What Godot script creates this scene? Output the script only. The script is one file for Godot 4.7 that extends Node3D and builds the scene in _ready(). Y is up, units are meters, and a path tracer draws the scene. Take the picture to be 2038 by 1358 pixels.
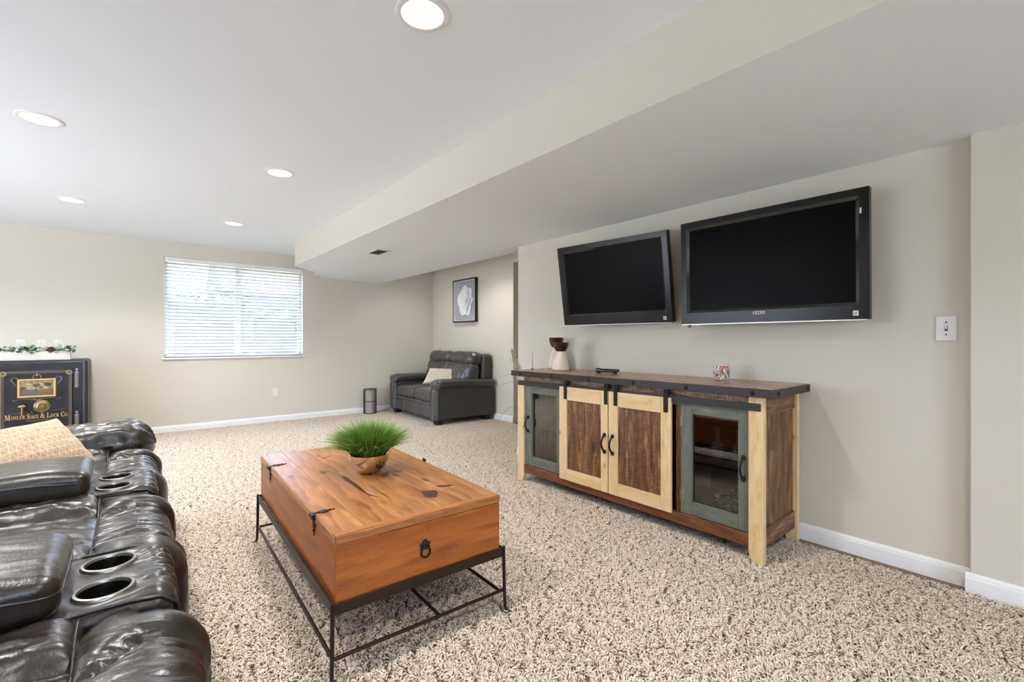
extends Node3D
# A finished basement living room. x runs towards the television wall, -z towards the window wall, y is up, metres.

const FLOOR := -0.012        # top of the slab under the carpet pile
const CEIL := 2.44
const SOFFIT := 2.135
const BACK := -7.34          # window wall
const TVW := 3.09            # television wall
const ALC := 4.25            # wall of the alcove beside it
const WHITE := Color(1, 1, 1)
var M := {}
var used := {}
var rng := RandomNumberGenerator.new()
var nz := FastNoiseLite.new()
var seam_t := 0.0


func _ready() -> void:
	rng.seed = 7
	nz.seed = 3
	nz.noise_type = FastNoiseLite.TYPE_SIMPLEX_SMOOTH
	nz.frequency = 1.0
	nz.fractal_type = FastNoiseLite.FRACTAL_NONE
	# camera: level, looking towards the corner between window wall and television wall
	var cam := Camera3D.new()
	cam.name = "camera"
	cam.position = Vector3(0, 1.167, 0)
	cam.rotation_degrees = Vector3(0, -39.8, 0)
	cam.fov = 2.0 * rad_to_deg(atan(679.0 / 917.0))
	cam.near = 0.05
	add_child(cam)
	cam.current = true
	# sky and exposure
	var sky := ProceduralSkyMaterial.new()
	sky.sky_top_color = Color(0.62, 0.75, 0.97)
	sky.sky_horizon_color = Color(0.90, 0.94, 0.99)
	sky.sky_curve = 0.16
	sky.ground_bottom_color = Color(0.64, 0.62, 0.58)
	sky.ground_horizon_color = Color(0.80, 0.82, 0.82)
	sky.sky_energy_multiplier = SKY_E
	sky.ground_energy_multiplier = SKY_E * 0.6
	var env := Environment.new()
	env.background_mode = Environment.BG_SKY
	env.sky = Sky.new()
	env.sky.sky_material = sky
	env.tonemap_mode = Environment.TONE_MAPPER_LINEAR
	env.tonemap_exposure = EXPOSURE
	env.sdfgi_enabled = true
	env.ssao_enabled = true
	env.ssil_enabled = true
	var we := WorldEnvironment.new()
	we.name = "world_environment"
	we.environment = env
	add_child(we)
	# afternoon sun: reaches the room only off the paving behind the glazed doors, outside the view
	var sun := DirectionalLight3D.new()
	sun.name = "sun"
	sun.light_color = Color(1.0, 0.985, 0.965)
	sun.light_energy = SUN_E
	sun.light_angular_distance = 0.6
	sun.shadow_enabled = true
	add_child(sun)
	sun.look_at_from_position(Vector3.ZERO, Vector3(-0.22, -0.97, 0.0))
	make_materials()
	build_room()
	build_outside()
	build_lights()
	build_carpet()
	build_recliner_sofa()
	build_cabinet()
	build_cabinet_things()
	build_trunk_table()
	build_bowl_of_grass()
	build_loveseat()
	build_televisions()
	build_safe()
	build_planter()
	build_blind()
	build_wall_things()
	build_floor_things()

const SKY_E := 3.4
const SUN_E := 22.0
const EXPOSURE := 1.19
const CAN_E := 1.9


# ---------------------------------------------------------------- naming
func numbered(called: String) -> String:
	if not used.has(called):
		used[called] = 0
		return called
	used[called] += 1
	return "%s_%03d" % [called, used[called]]


func tag(o: Node, label: String, category: String, group := "") -> Node:
	o.set_meta("label", label)
	o.set_meta("category", category)
	if group != "":
		o.set_meta("group", group)
	return o


func thing(called: String, label: String, category: String, at := Vector3.ZERO, turn := 0.0, group := "") -> Node3D:
	var o := Node3D.new()
	o.name = numbered(called)
	add_child(o)
	o.position = at
	o.rotation.y = turn
	tag(o, label, category, group)
	return o


func commit(s: SurfaceTool) -> ArrayMesh:
	s.generate_normals()
	return s.commit()


func put(called: String, s, mat: Material, parent: Node = null, label := "") -> MeshInstance3D:
	var o := MeshInstance3D.new()
	o.mesh = commit(s) if s is SurfaceTool else s
	o.material_override = mat
	if parent:
		o.name = called
		parent.add_child(o, true)
	else:
		o.name = numbered(called)
		add_child(o, true)
	if label != "":
		o.set_meta("label", label)
	return o


func struct(called: String, s, mat: Material) -> MeshInstance3D:
	var o := put(called, s, mat)
	o.set_meta("kind", "structure")
	return o


func lin(c: Color) -> Color:
	return c.srgb_to_linear()


# ---------------------------------------------------------------- shapes
func S() -> SurfaceTool:
	var s := SurfaceTool.new()
	s.begin(Mesh.PRIMITIVE_TRIANGLES)
	return s


func vt(s: SurfaceTool, p: Vector3, uv: Vector2, col: Color) -> void:
	s.set_color(col)
	s.set_uv(uv)
	s.add_vertex(p)


# a triangle whose corners run counter-clockwise seen from outside
func tri(s: SurfaceTool, a: Vector3, b: Vector3, c: Vector3, ua := Vector2.ZERO, ub := Vector2.ZERO, uc := Vector2.ZERO, col := WHITE) -> void:
	if (b - a).cross(c - a).length_squared() < 1e-18:
		return
	vt(s, a, ua, col)
	vt(s, c, uc, col)
	vt(s, b, ub, col)


func convex(s: SurfaceTool, pts: Array, outward: Vector3, uvs: Array = [], col := WHITE) -> void:
	var n: Vector3 = (pts[1] - pts[0]).cross(pts[2] - pts[0])
	var flip: bool = n.dot(outward) < 0.0
	for i in range(1, pts.size() - 1):
		var u0: Vector2 = uvs[0] if uvs.size() else Vector2.ZERO
		var u1: Vector2 = uvs[i] if uvs.size() else Vector2.ZERO
		var u2: Vector2 = uvs[i + 1] if uvs.size() else Vector2.ZERO
		if flip:
			tri(s, pts[0], pts[i + 1], pts[i], u0, u2, u1, col)
		else:
			tri(s, pts[0], pts[i], pts[i + 1], u0, u1, u2, col)


# a box with chamfered edges; texture u runs along its longest side, in metres
func box(s: SurfaceTool, c: Vector3, size: Vector3, bev := 0.0, col := WHITE, b := Basis()) -> void:
	s.set_smooth_group(-1)
	var h := size * 0.5
	bev = minf(bev, minf(h.x, minf(h.y, h.z)) * 0.9)
	var off := Vector2(rng.randf() * 7.0, rng.randf() * 7.0)
	for ax in 3:
		var i := (ax + 1) % 3
		var j := (ax + 2) % 3
		if size[i] < size[j]:
			var t := i
			i = j
			j = t
		for sg in [-1.0, 1.0]:
			var pts := []
			var uvs := []
			for k in [[-1, -1], [1, -1], [1, 1], [-1, 1]]:
				var p := Vector3.ZERO
				p[ax] = sg * h[ax]
				p[i] = k[0] * (h[i] - bev)
				p[j] = k[1] * (h[j] - bev)
				pts.append(c + b * p)
				uvs.append(Vector2(p[i], p[j]) + off + Vector2(0.37, 0.21) * (ax + sg))
			var nrm := Vector3.ZERO
			nrm[ax] = sg
			convex(s, pts, b * nrm, uvs, col)
	if bev <= 0.0:
		return
	for ax in 3:
		var i := (ax + 1) % 3
		var j := (ax + 2) % 3
		for si in [-1.0, 1.0]:
			for sj in [-1.0, 1.0]:
				var pts := []
				var uvs := []
				for k in [[-1, 0], [1, 0], [1, 1], [-1, 1]]:
					var p := Vector3.ZERO
					p[ax] = k[0] * (h[ax] - bev)
					p[i] = si * (h[i] - (bev if k[1] == 0 else 0.0))
					p[j] = sj * (h[j] - (0.0 if k[1] == 0 else bev))
					pts.append(c + b * p)
					uvs.append(Vector2(p[ax], p[i] + p[j]) + off)
				var nrm := Vector3.ZERO
				nrm[i] = si
				nrm[j] = sj
				convex(s, pts, b * nrm, uvs, col)
	for sx in [-1.0, 1.0]:
		for sy in [-1.0, 1.0]:
			for sz in [-1.0, 1.0]:
				var q := Vector3(sx * h.x, sy * h.y, sz * h.z)
				var e := Vector3(sx * bev, sy * bev, sz * bev)
				convex(s, [c + b * (q - Vector3(0, e.y, e.z)), c + b * (q - Vector3(e.x, 0, e.z)), c + b * (q - Vector3(e.x, e.y, 0))], b * e, [off, off, off], col)


# box given by its two far corners
func slab(s: SurfaceTool, a: Vector3, b: Vector3, bev := 0.0, col := WHITE) -> void:
	box(s, (a + b) * 0.5, (b - a).abs(), bev, col)


# a smooth sheet: f(u, v) -> point
func grid(s: SurfaceTool, nu: int, nv: int, f: Callable, wrap := false, flip := false, col := WHITE, uvs := Vector2(1, 1)) -> void:
	s.set_smooth_group(0)
	var pts := []
	for i in nu + 1:
		var row := PackedVector3Array()
		for j in nv + 1:
			row.append(f.call(float(i if not (wrap and i == nu) else 0) / nu, float(j) / nv))
		pts.append(row)
	for i in nu:
		for j in nv:
			var a: Vector3 = pts[i][j]
			var b: Vector3 = pts[i + 1][j]
			var c: Vector3 = pts[i + 1][j + 1]
			var d: Vector3 = pts[i][j + 1]
			var ua := Vector2(float(i) / nu, float(j) / nv) * uvs
			var ub := Vector2(float(i + 1) / nu, float(j) / nv) * uvs
			var uc := Vector2(float(i + 1) / nu, float(j + 1) / nv) * uvs
			var ud := Vector2(float(i) / nu, float(j + 1) / nv) * uvs
			if flip:
				tri(s, a, c, b, ua, uc, ub, col)
				tri(s, a, d, c, ua, ud, uc, col)
			else:
				tri(s, a, b, c, ua, ub, uc, col)
				tri(s, a, c, d, ua, uc, ud, col)


# a turned shape; profile points are (radius, height), from bottom outside upwards
func lathe(s: SurfaceTool, profile: Array, segs := 24, at := Vector3.ZERO, b := Basis(), col := WHITE) -> void:
	var group := 100
	for k in profile.size() - 1:
		var p: Vector2 = profile[k]
		var q: Vector2 = profile[k + 1]
		if k > 0:
			var before: Vector2 = (p - profile[k - 1]).normalized()
			if before.dot((q - p).normalized()) < 0.75:
				group += 1
		s.set_smooth_group(group)
		for i in segs:
			var a0 := TAU * i / segs
			var a1 := TAU * ((i + 1) % segs) / segs
			var A := at + b * Vector3(cos(a0) * p.x, p.y, sin(a0) * p.x)
			var B := at + b * Vector3(cos(a1) * p.x, p.y, sin(a1) * p.x)
			var C := at + b * Vector3(cos(a1) * q.x, q.y, sin(a1) * q.x)
			var D := at + b * Vector3(cos(a0) * q.x, q.y, sin(a0) * q.x)
			var u0 := Vector2(float(i) / segs, p.y)
			var u1 := Vector2(float(i + 1) / segs, q.y)
			tri(s, A, C, B, u0, u1, u0, col)
			tri(s, A, D, C, u0, u0, u1, col)


# a tube along points; radius may differ from end to end
func tube(s: SurfaceTool, pts: Array, r0: float, r1 := -1.0, segs := 8, col := WHITE, caps := true) -> void:
	if r1 < 0.0:
		r1 = r0
	s.set_smooth_group(0)
	var n := pts.size()
	var rings := []
	var up := Vector3.UP
	for k in n:
		var t: Vector3 = (pts[mini(k + 1, n - 1)] - pts[maxi(k - 1, 0)]).normalized()
		if k == 0 and absf(t.dot(up)) > 0.9:
			up = Vector3.RIGHT
		var x := up.cross(t).normalized()
		up = t.cross(x).normalized()
		var r := lerpf(r0, r1, float(k) / (n - 1))
		var ring := PackedVector3Array()
		for i in segs:
			var a := TAU * i / segs
			ring.append(pts[k] + (x * cos(a) + up * sin(a)) * r)
		rings.append(ring)
	for k in n - 1:
		for i in segs:
			var j := (i + 1) % segs
			tri(s, rings[k][i], rings[k][j], rings[k + 1][j], Vector2(0, k), Vector2(1, k), Vector2(1, k + 1), col)
			tri(s, rings[k][i], rings[k + 1][j], rings[k + 1][i], Vector2(0, k), Vector2(1, k + 1), Vector2(0, k + 1), col)
	if caps:
		s.set_smooth_group(-1)
		var e0: Vector3 = pts[0] - pts[1]
		var e1: Vector3 = pts[n - 1] - pts[n - 2]
		if r0 > 0.0004:
			convex(s, Array(rings[0]), e0, [], col)
		if r1 > 0.0004:
			convex(s, Array(rings[n - 1]), e1, [], col)


# a flat outline (x, y) given a depth from z0 to z1, placed by xf
func extrude(s: SurfaceTool, outline: PackedVector2Array, z0: float, z1: float, xf := Transform3D(), col := WHITE) -> void:
	s.set_smooth_group(-1)
	var ids := Geometry2D.triangulate_polygon(outline)
	for k in range(0, ids.size(), 3):
		var t := [outline[ids[k]], outline[ids[k + 1]], outline[ids[k + 2]]]
		for z in [z0, z1]:
			var q := []
			for p in t:
				q.append(xf * Vector3(p.x, p.y, z))
			convex(s, q, xf.basis * Vector3(0, 0, 1 if z == maxf(z0, z1) else -1), t, col)
	var ccw := not Geometry2D.is_polygon_clockwise(outline)
	for k in outline.size():
		var a: Vector2 = outline[k]
		var b: Vector2 = outline[(k + 1) % outline.size()]
		var out := Vector3(b.y - a.y, a.x - b.x, 0) * (1.0 if ccw else -1.0)
		convex(s, [xf * Vector3(a.x, a.y, z0), xf * Vector3(b.x, b.y, z0), xf * Vector3(b.x, b.y, z1), xf * Vector3(a.x, a.y, z1)], xf.basis * out, [a, b, b, a], col)


# a box with round edges, finely cut, whose points are pushed about by disp(point, normal, place in -1..1) -> point
func soft(s: SurfaceTool, c: Vector3, size: Vector3, r: float, n: Vector3i, disp = null, b := Basis(), col := WHITE) -> void:
	s.set_smooth_group(0)
	var h := size * 0.5
	r = minf(r, minf(h.x, minf(h.y, h.z)) * 0.98)
	var cuts := []
	for ax in 3:
		var list := PackedFloat32Array()
		for k in 4:
			list.append(-h[ax] + r * (1.0 - cos(PI * 0.5 * k / 4.0)) if false else -h[ax] + r * (k / 4.0))
		for k in n[ax] + 1:
			list.append(lerpf(-h[ax] + r, h[ax] - r, float(k) / n[ax]))
		for k in range(3, -1, -1):
			list.append(h[ax] - r * (k / 4.0))
		cuts.append(list)
	for ax in 3:
		var i := (ax + 1) % 3
		var j := (ax + 2) % 3
		for sg in [-1.0, 1.0]:
			var ci: PackedFloat32Array = cuts[i]
			var cj: PackedFloat32Array = cuts[j]
			var pts := []
			for a in ci.size():
				var row := PackedVector3Array()
				for e in cj.size():
					var p := Vector3.ZERO
					p[ax] = sg * h[ax]
					p[i] = ci[a]
					p[j] = cj[e]
					var q := Vector3(clampf(p.x, -h.x + r, h.x - r), clampf(p.y, -h.y + r, h.y - r), clampf(p.z, -h.z + r, h.z - r))
					var d := p - q
					var m := d.normalized()
					# spread the round part evenly by angle
					var o := q + m * r
					if disp != null:
						o = disp.call(o, m, Vector3(o.x / h.x, o.y / h.y, o.z / h.z))
					row.append((c + b * o).snapped(Vector3(1e-5, 1e-5, 1e-5)))
				pts.append(row)
			for a in ci.size() - 1:
				for e in cj.size() - 1:
					var A: Vector3 = pts[a][e]
					var B: Vector3 = pts[a + 1][e]
					var C: Vector3 = pts[a + 1][e + 1]
					var D: Vector3 = pts[a][e + 1]
					var u0 := Vector2(ci[a], cj[e])
					var u1 := Vector2(ci[a + 1], cj[e])
					var u2 := Vector2(ci[a + 1], cj[e + 1])
					var u3 := Vector2(ci[a], cj[e + 1])
					if sg > 0.0:
						tri(s, A, B, C, u0, u1, u2, col)
						tri(s, A, C, D, u0, u2, u3, col)
					else:
						tri(s, A, C, B, u0, u2, u1, col)
						tri(s, A, D, C, u0, u3, u2, col)


func ball(s: SurfaceTool, c: Vector3, r: Vector3, nu := 12, nv := 8, col := WHITE) -> void:
	grid(s, nu, nv, func(u, v): return c + Vector3(cos(u * TAU) * sin(v * PI) * r.x, -cos(v * PI) * r.y, sin(u * TAU) * sin(v * PI) * r.z), true, true, col)


func text_mesh(words: String, height: float, depth: float, face := "Droid Sans", bold := false) -> TextMesh:
	var f := SystemFont.new()
	f.font_names = PackedStringArray([face])
	f.font_weight = 700 if bold else 400
	var t := TextMesh.new()
	t.font = f
	t.text = words
	t.font_size = 64
	t.pixel_size = height / 46.0
	t.depth = depth
	return t


func arc(c: Vector3, a: Vector3, b: Vector3, from: float, to: float, n: int) -> Array:
	var list := []
	for k in n + 1:
		var t := lerpf(from, to, float(k) / n)
		list.append(c + a * cos(t) + b * sin(t))
	return list


# ---------------------------------------------------------------- materials
func mat(called: String, c: Color, rough := 0.6, metal := 0.0) -> StandardMaterial3D:
	var m := StandardMaterial3D.new()
	m.resource_name = called
	m.albedo_color = c
	m.roughness = rough
	m.metallic = metal
	M[called] = m
	return m


func noise_tex(freq: float, seed_: int, size := 512, kind := FastNoiseLite.TYPE_SIMPLEX_SMOOTH, octaves := 4) -> NoiseTexture2D:
	var n := FastNoiseLite.new()
	n.seed = seed_
	n.noise_type = kind
	n.frequency = freq
	n.fractal_type = FastNoiseLite.FRACTAL_FBM
	n.fractal_octaves = octaves
	if kind == FastNoiseLite.TYPE_CELLULAR:
		n.cellular_return_type = FastNoiseLite.RETURN_DISTANCE2_SUB
		n.fractal_type = FastNoiseLite.FRACTAL_NONE
	var t := NoiseTexture2D.new()
	t.width = size
	t.height = size
	t.seamless = true
	t.noise = n
	return t


func relief(m: StandardMaterial3D, t: Texture2D, cm: float, scale: float) -> void:
	m.heightmap_enabled = true
	m.heightmap_texture = t
	m.heightmap_scale = cm
	m.uv1_triplanar = true
	m.uv1_scale = Vector3(scale, scale, scale)


# boards: grain along u. cols runs dark to light; saw adds the cross marks of a rough saw; knots in pixels
func wood(called: String, cols: Array, seed_: int, ring := 10.0, knots := 3, saw := 0.0, worn := 0.0, wear_col := Color(0.3, 0.2, 0.1), metres := Vector2(0.9, 0.45), rough := 0.55, fib := 1.0, w := 768, h := 384) -> StandardMaterial3D:
	var n := FastNoiseLite.new()
	n.seed = seed_
	n.frequency = 0.01
	n.fractal_octaves = 3
	var r := RandomNumberGenerator.new()
	r.seed = seed_
	var ks := []
	for k in knots:
		ks.append(Vector3(r.randf() * w, r.randf() * h, 9.0 + r.randf() * 12.0))
	var g := Gradient.new()
	var offs := PackedFloat32Array()
	var gc := PackedColorArray()
	for k in cols.size():
		offs.append(float(k) / (cols.size() - 1))
		gc.append(cols[k])
	g.offsets = offs
	g.colors = gc
	var lut := []
	for k in 256:
		lut.append(g.sample(k / 255.0))
	var im := Image.create(w, h, false, Image.FORMAT_RGB8)
	var im2 := Image.create(w, h, false, Image.FORMAT_RGB8)
	for y in h:
		for x in w:
			var warp := 0.0
			var dark := 0.0
			for k in ks:
				var dx: float = (x - k.x) * 0.42
				var dy: float = y - k.y
				var d := sqrt(dx * dx + dy * dy)
				var e := exp(-d / (k.z * 1.6))
				warp += e * 2.6 * (1.0 if dy > 0.0 else -1.0) * minf(1.0, absf(dy) / 6.0)
				if d < k.z:
					dark += (1.0 - d / k.z) * 0.9
			var broad := n.get_noise_2d(x * 0.5, y * 2.4)
			var long := n.get_noise_2d(x * 0.9 + 900.0, y * 14.0)
			var fibre := n.get_noise_2d(x * 3.0, y * 60.0 + 500.0)
			var band := sin((y * 0.022 + broad * 0.9 + warp * 0.35) * ring)
			var t := 0.55 + band * 0.13 + long * 0.42 * fib + fibre * 0.22 * fib + broad * 0.30 - dark
			if saw > 0.0:
				var sx := n.get_noise_2d(x * 26.0 + y * 1.5, y * 1.6)
				t += sx * saw
			var c: Color = lut[clampi(int(t * 255.0), 0, 255)]
			if worn > 0.0:
				var q := n.get_noise_2d(x * 5.0 - 300.0, y * 9.0 + 77.0) + 0.35 * n.get_noise_2d(x * 40.0, y * 40.0)
				if q > 0.62 - worn:
					c = c.lerp(wear_col, clampf((q - 0.62 + worn) * 5.0, 0.0, 0.75))
			im.set_pixel(x, y, c)
			var hh := clampf(0.5 + fibre * 0.35 + long * 0.3 - dark * 0.3, 0.0, 1.0)
			im2.set_pixel(x, y, Color(hh, hh, hh))
	var m := mat(called, WHITE, rough)
	m.albedo_texture = ImageTexture.create_from_image(im)
	m.heightmap_enabled = true
	m.heightmap_texture = ImageTexture.create_from_image(im2)
	m.heightmap_scale = 0.06
	m.uv1_scale = Vector3(1.0 / metres.x, 1.0 / metres.y, 1)
	m.vertex_color_use_as_albedo = true
	return m


func make_materials() -> void:
	var peel := noise_tex(0.03, 11, 512)
	var m := mat("wall_paint", Color(0.825, 0.798, 0.738), 0.85)
	relief(m, peel, 0.03, 2.2)
	m = mat("ceiling_paint", Color(0.94, 0.952, 0.945), 0.9)
	relief(m, peel, 0.03, 2.2)
	mat("trim_paint", Color(0.93, 0.925, 0.91), 0.35)
	mat("white_plastic", Color(0.90, 0.89, 0.87), 0.35)
	mat("off_white_plastic", Color(0.87, 0.86, 0.83), 0.4)
	mat("dark_hole", Color(0.03, 0.03, 0.03), 0.8)
	m = mat("carpet_yarn", WHITE, 0.95)
	m.vertex_color_use_as_albedo = true
	mat("carpet_back", Color(0.50, 0.42, 0.34), 0.95)
	# leather
	var hide := noise_tex(0.09, 21, 512, FastNoiseLite.TYPE_CELLULAR)
	m = mat("brown_leather", Color(0.115, 0.088, 0.066), 0.31)
	relief(m, hide, 0.02, 7.0)
	m.clearcoat_enabled = true
	m.clearcoat = 0.35
	m.clearcoat_roughness = 0.27
	var crease := noise_tex(0.035, 23, 512, FastNoiseLite.TYPE_SIMPLEX_SMOOTH, 5)
	crease.as_normal_map = true
	crease.bump_strength = 10.0
	m.normal_enabled = true
	m.normal_texture = crease
	m.normal_scale = 0.2
	m = mat("grey_leather", Color(0.235, 0.228, 0.218), 0.30)
	relief(m, hide, 0.03, 9.0)
	m.clearcoat_enabled = true
	m.clearcoat = 0.5
	m.clearcoat_roughness = 0.2
	m = mat("grey_leather_side", Color(0.25, 0.24, 0.228), 0.45)
	relief(m, hide, 0.03, 9.0)
	mat("dark_cloth", Color(0.08, 0.075, 0.07), 0.9)
	mat("cup_ring", Color(0.62, 0.61, 0.59), 0.3, 0.9)
	mat("black_plastic", Color(0.03, 0.03, 0.03), 0.35)
	mat("dark_wood_foot", Color(0.09, 0.07, 0.06), 0.4)
	mat("nail_head", Color(0.75, 0.74, 0.72), 0.25, 1.0)
	# timber
	wood("trunk_top", [Color(0.30, 0.165, 0.08), Color(0.54, 0.345, 0.185), Color(0.66, 0.455, 0.265), Color(0.75, 0.57, 0.37)], 31, 5.0, 2, 0.0, 0.05, Color(0.33, 0.20, 0.12), Vector2(1.3, 0.5), 0.30, 0.38)
	wood("trunk_side", [Color(0.32, 0.13, 0.03), Color(0.53, 0.275, 0.075), Color(0.62, 0.335, 0.10), Color(0.69, 0.41, 0.15)], 32, 4.0, 1, 0.0, 0.03, Color(0.27, 0.12, 0.05), Vector2(1.3, 0.5), 0.38, 0.34)
	wood("dark_plank", [Color(0.14, 0.085, 0.055), Color(0.33, 0.215, 0.135), Color(0.47, 0.32, 0.19), Color(0.70, 0.52, 0.32)], 33, 6.0, 2, 0.30, 0.10, Color(0.14, 0.09, 0.07), Vector2(1.5, 0.6), 0.42, 0.75)
	wood("top_plank", [Color(0.26, 0.17, 0.115), Color(0.52, 0.385, 0.28), Color(0.66, 0.52, 0.40), Color(0.78, 0.66, 0.54)], 34, 9.0, 2, 0.3, 0.12, Color(0.20, 0.13, 0.10), Vector2(0.8, 0.4), 0.24, 0.7)
	wood("weathered_plank", [Color(0.20, 0.145, 0.105), Color(0.44, 0.34, 0.255), Color(0.58, 0.47, 0.36), Color(0.69, 0.58, 0.46)], 35, 8.0, 1, 0.75, 0.15, Color(0.12, 0.08, 0.06), Vector2(0.8, 0.4), 0.7)
	wood("red_plank", [Color(0.15, 0.07, 0.04), Color(0.33, 0.185, 0.10), Color(0.45, 0.26, 0.14), Color(0.58, 0.38, 0.22)], 36, 16.0, 2, 0.25, 0.06, Color(0.15, 0.07, 0.04), Vector2(0.8, 0.3), 0.4, 0.5)
	wood("cream_paint", [Color(0.66, 0.51, 0.33), Color(0.81, 0.685, 0.50), Color(0.845, 0.73, 0.555), Color(0.875, 0.775, 0.61)], 37, 2.0, 1, 0.12, 0.05, Color(0.58, 0.42, 0.25), Vector2(0.7, 0.35), 0.55, 0.45)
	wood("teal_paint", [Color(0.23, 0.24, 0.21), Color(0.345, 0.36, 0.32), Color(0.385, 0.40, 0.36), Color(0.48, 0.49, 0.44)], 38, 2.0, 1, 0.14, 0.04, Color(0.30, 0.26, 0.20), Vector2(0.7, 0.35), 0.5, 0.5)
	m = mat("dark_inlay", Color(0.24, 0.125, 0.06), 0.35)
	m = mat("wrought_iron", Color(0.13, 0.115, 0.105), 0.45, 0.6)
	m = mat("table_iron", Color(0.17, 0.12, 0.095), 0.42, 0.55)
	mat("band_iron", Color(0.20, 0.18, 0.17), 0.42, 0.4)
	mat("cabinet_inside", Color(0.10, 0.07, 0.05), 0.8)
	m = mat("cabinet_glass", Color(0.80, 0.80, 0.82, 0.0), 0.0)
	m.refraction_enabled = true
	m.refraction_scale = 0.075
	m = mat("window_glass", Color(0.9, 0.95, 0.95, 0.04), 0.0)
	m.transparency = BaseMaterial3D.TRANSPARENCY_ALPHA
	m = mat("clear_glass", Color(0.95, 0.97, 0.97, 0.06), 0.0)
	m.transparency = BaseMaterial3D.TRANSPARENCY_ALPHA
	# television
	m = mat("tv_bezel", Color(0.035, 0.035, 0.035), 0.25)
	m.metallic_specular = 0.35
	m = mat("tv_slope", Color(0.09, 0.09, 0.09), 0.08)
	m.metallic_specular = 0.8
	m = mat("tv_screen", Color(0.02, 0.02, 0.02), 0.33)
	m.metallic_specular = 0.15
	mat("silver_trim", Color(0.85, 0.85, 0.84), 0.3, 0.8)
	mat("silver_print", Color(0.86, 0.85, 0.82), 0.4)
	# ceramics, metal, plants
	mat("cream_glaze", Color(0.86, 0.80, 0.72), 0.16)
	mat("maroon_glaze", Color(0.24, 0.11, 0.095), 0.12)
	mat("polished_bowl", Color(0.86, 0.80, 0.74), 0.07, 1.0)
	m = mat("grass_blade", WHITE, 0.45)
	m.vertex_color_use_as_albedo = true
	m.backlight_enabled = true
	m.backlight = Color(0.45, 0.45, 0.45)
	m = mat("leaf", WHITE, 0.5)
	m.vertex_color_use_as_albedo = true
	mat("plume", Color(0.86, 0.82, 0.68), 0.9)
	mat("white_paper", Color(0.90, 0.90, 0.91), 0.85)
	mat("grey_mount", Color(0.62, 0.63, 0.66), 0.8)
	mat("frame_black", Color(0.075, 0.068, 0.062), 0.4)
	m = mat("lantern_paper", Color(0.88, 0.84, 0.76), 0.8)
	mat("clay_pot", Color(0.30, 0.24, 0.20), 0.6)
	# safe
	m = mat("safe_paint", WHITE, 0.42)
	var st := noise_tex(0.012, 51, 512)
	var ramp := Gradient.new()
	ramp.offsets = PackedFloat32Array([0.0, 0.42, 0.62, 1.0])
	ramp.colors = PackedColorArray([Color(0.045, 0.04, 0.042), Color(0.062, 0.062, 0.085), Color(0.08, 0.088, 0.14), Color(0.17, 0.14, 0.11)])
	st.color_ramp = ramp
	m.albedo_texture = st
	m.uv1_triplanar = true
	m.uv1_scale = Vector3(1.3, 1.3, 1.3)
	mat("safe_edge", Color(0.20, 0.19, 0.175), 0.36, 0.4)
	mat("gold_paint", Color(0.74, 0.60, 0.36), 0.45, 0.2)
	mat("pale_line", Color(0.50, 0.43, 0.32), 0.55)
	mat("worn_steel", Color(0.52, 0.51, 0.52), 0.32, 0.8)
	mat("brass", Color(0.55, 0.47, 0.33), 0.35, 0.8)
	mat("pine_cone", Color(0.30, 0.12, 0.09), 0.7)
	m = mat("planter_paint", Color(0.80, 0.78, 0.73), 0.6)
	m = mat("slat_white", Color(0.90, 0.88, 0.85), 0.4)
	m.backlight_enabled = true
	m.backlight = Color(0.1, 0.1, 0.1)
	# outside
	mat("patio", Color(0.80, 0.80, 0.79), 0.9)
	mat("lawn", Color(0.20, 0.25, 0.13), 0.95)
	mat("siding", Color(0.36, 0.36, 0.37), 0.7)
	mat("roof_shingle", Color(0.25, 0.24, 0.235), 0.9)
	mat("bark", Color(0.20, 0.15, 0.12), 0.9)
	mat("vent_grey", Color(0.42, 0.40, 0.37), 0.6)
	m = mat("lamp_lens", Color(1, 1, 1), 0.5)
	m.emission_enabled = true
	m.emission = Color(1.0, 0.96, 0.89)
	m.emission_energy_multiplier = 4.5
	mat("lamp_white", Color(0.93, 0.92, 0.90), 0.45)


# ---------------------------------------------------------------- the room
const WX0 := 0.352
const WX1 := 2.018
const WY0 := 0.952
const WY1 := 2.248
const LEFT := -3.6
const REAR := 4.6
const CANS := [Vector2(0.88, -3.80), Vector2(0.88, -1.60), Vector2(-0.39, -3.76), Vector2(0.88, -5.76), Vector2(-0.39, -5.73), Vector2(-0.39, -1.60), Vector2(-2.2, -1.6), Vector2(-2.2, -3.76), Vector2(-2.2, -5.73), Vector2(0.88, 0.6), Vector2(-1.2, 0.6), Vector2(3.55, -5.25), Vector2(3.55, -6.50)]


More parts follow.
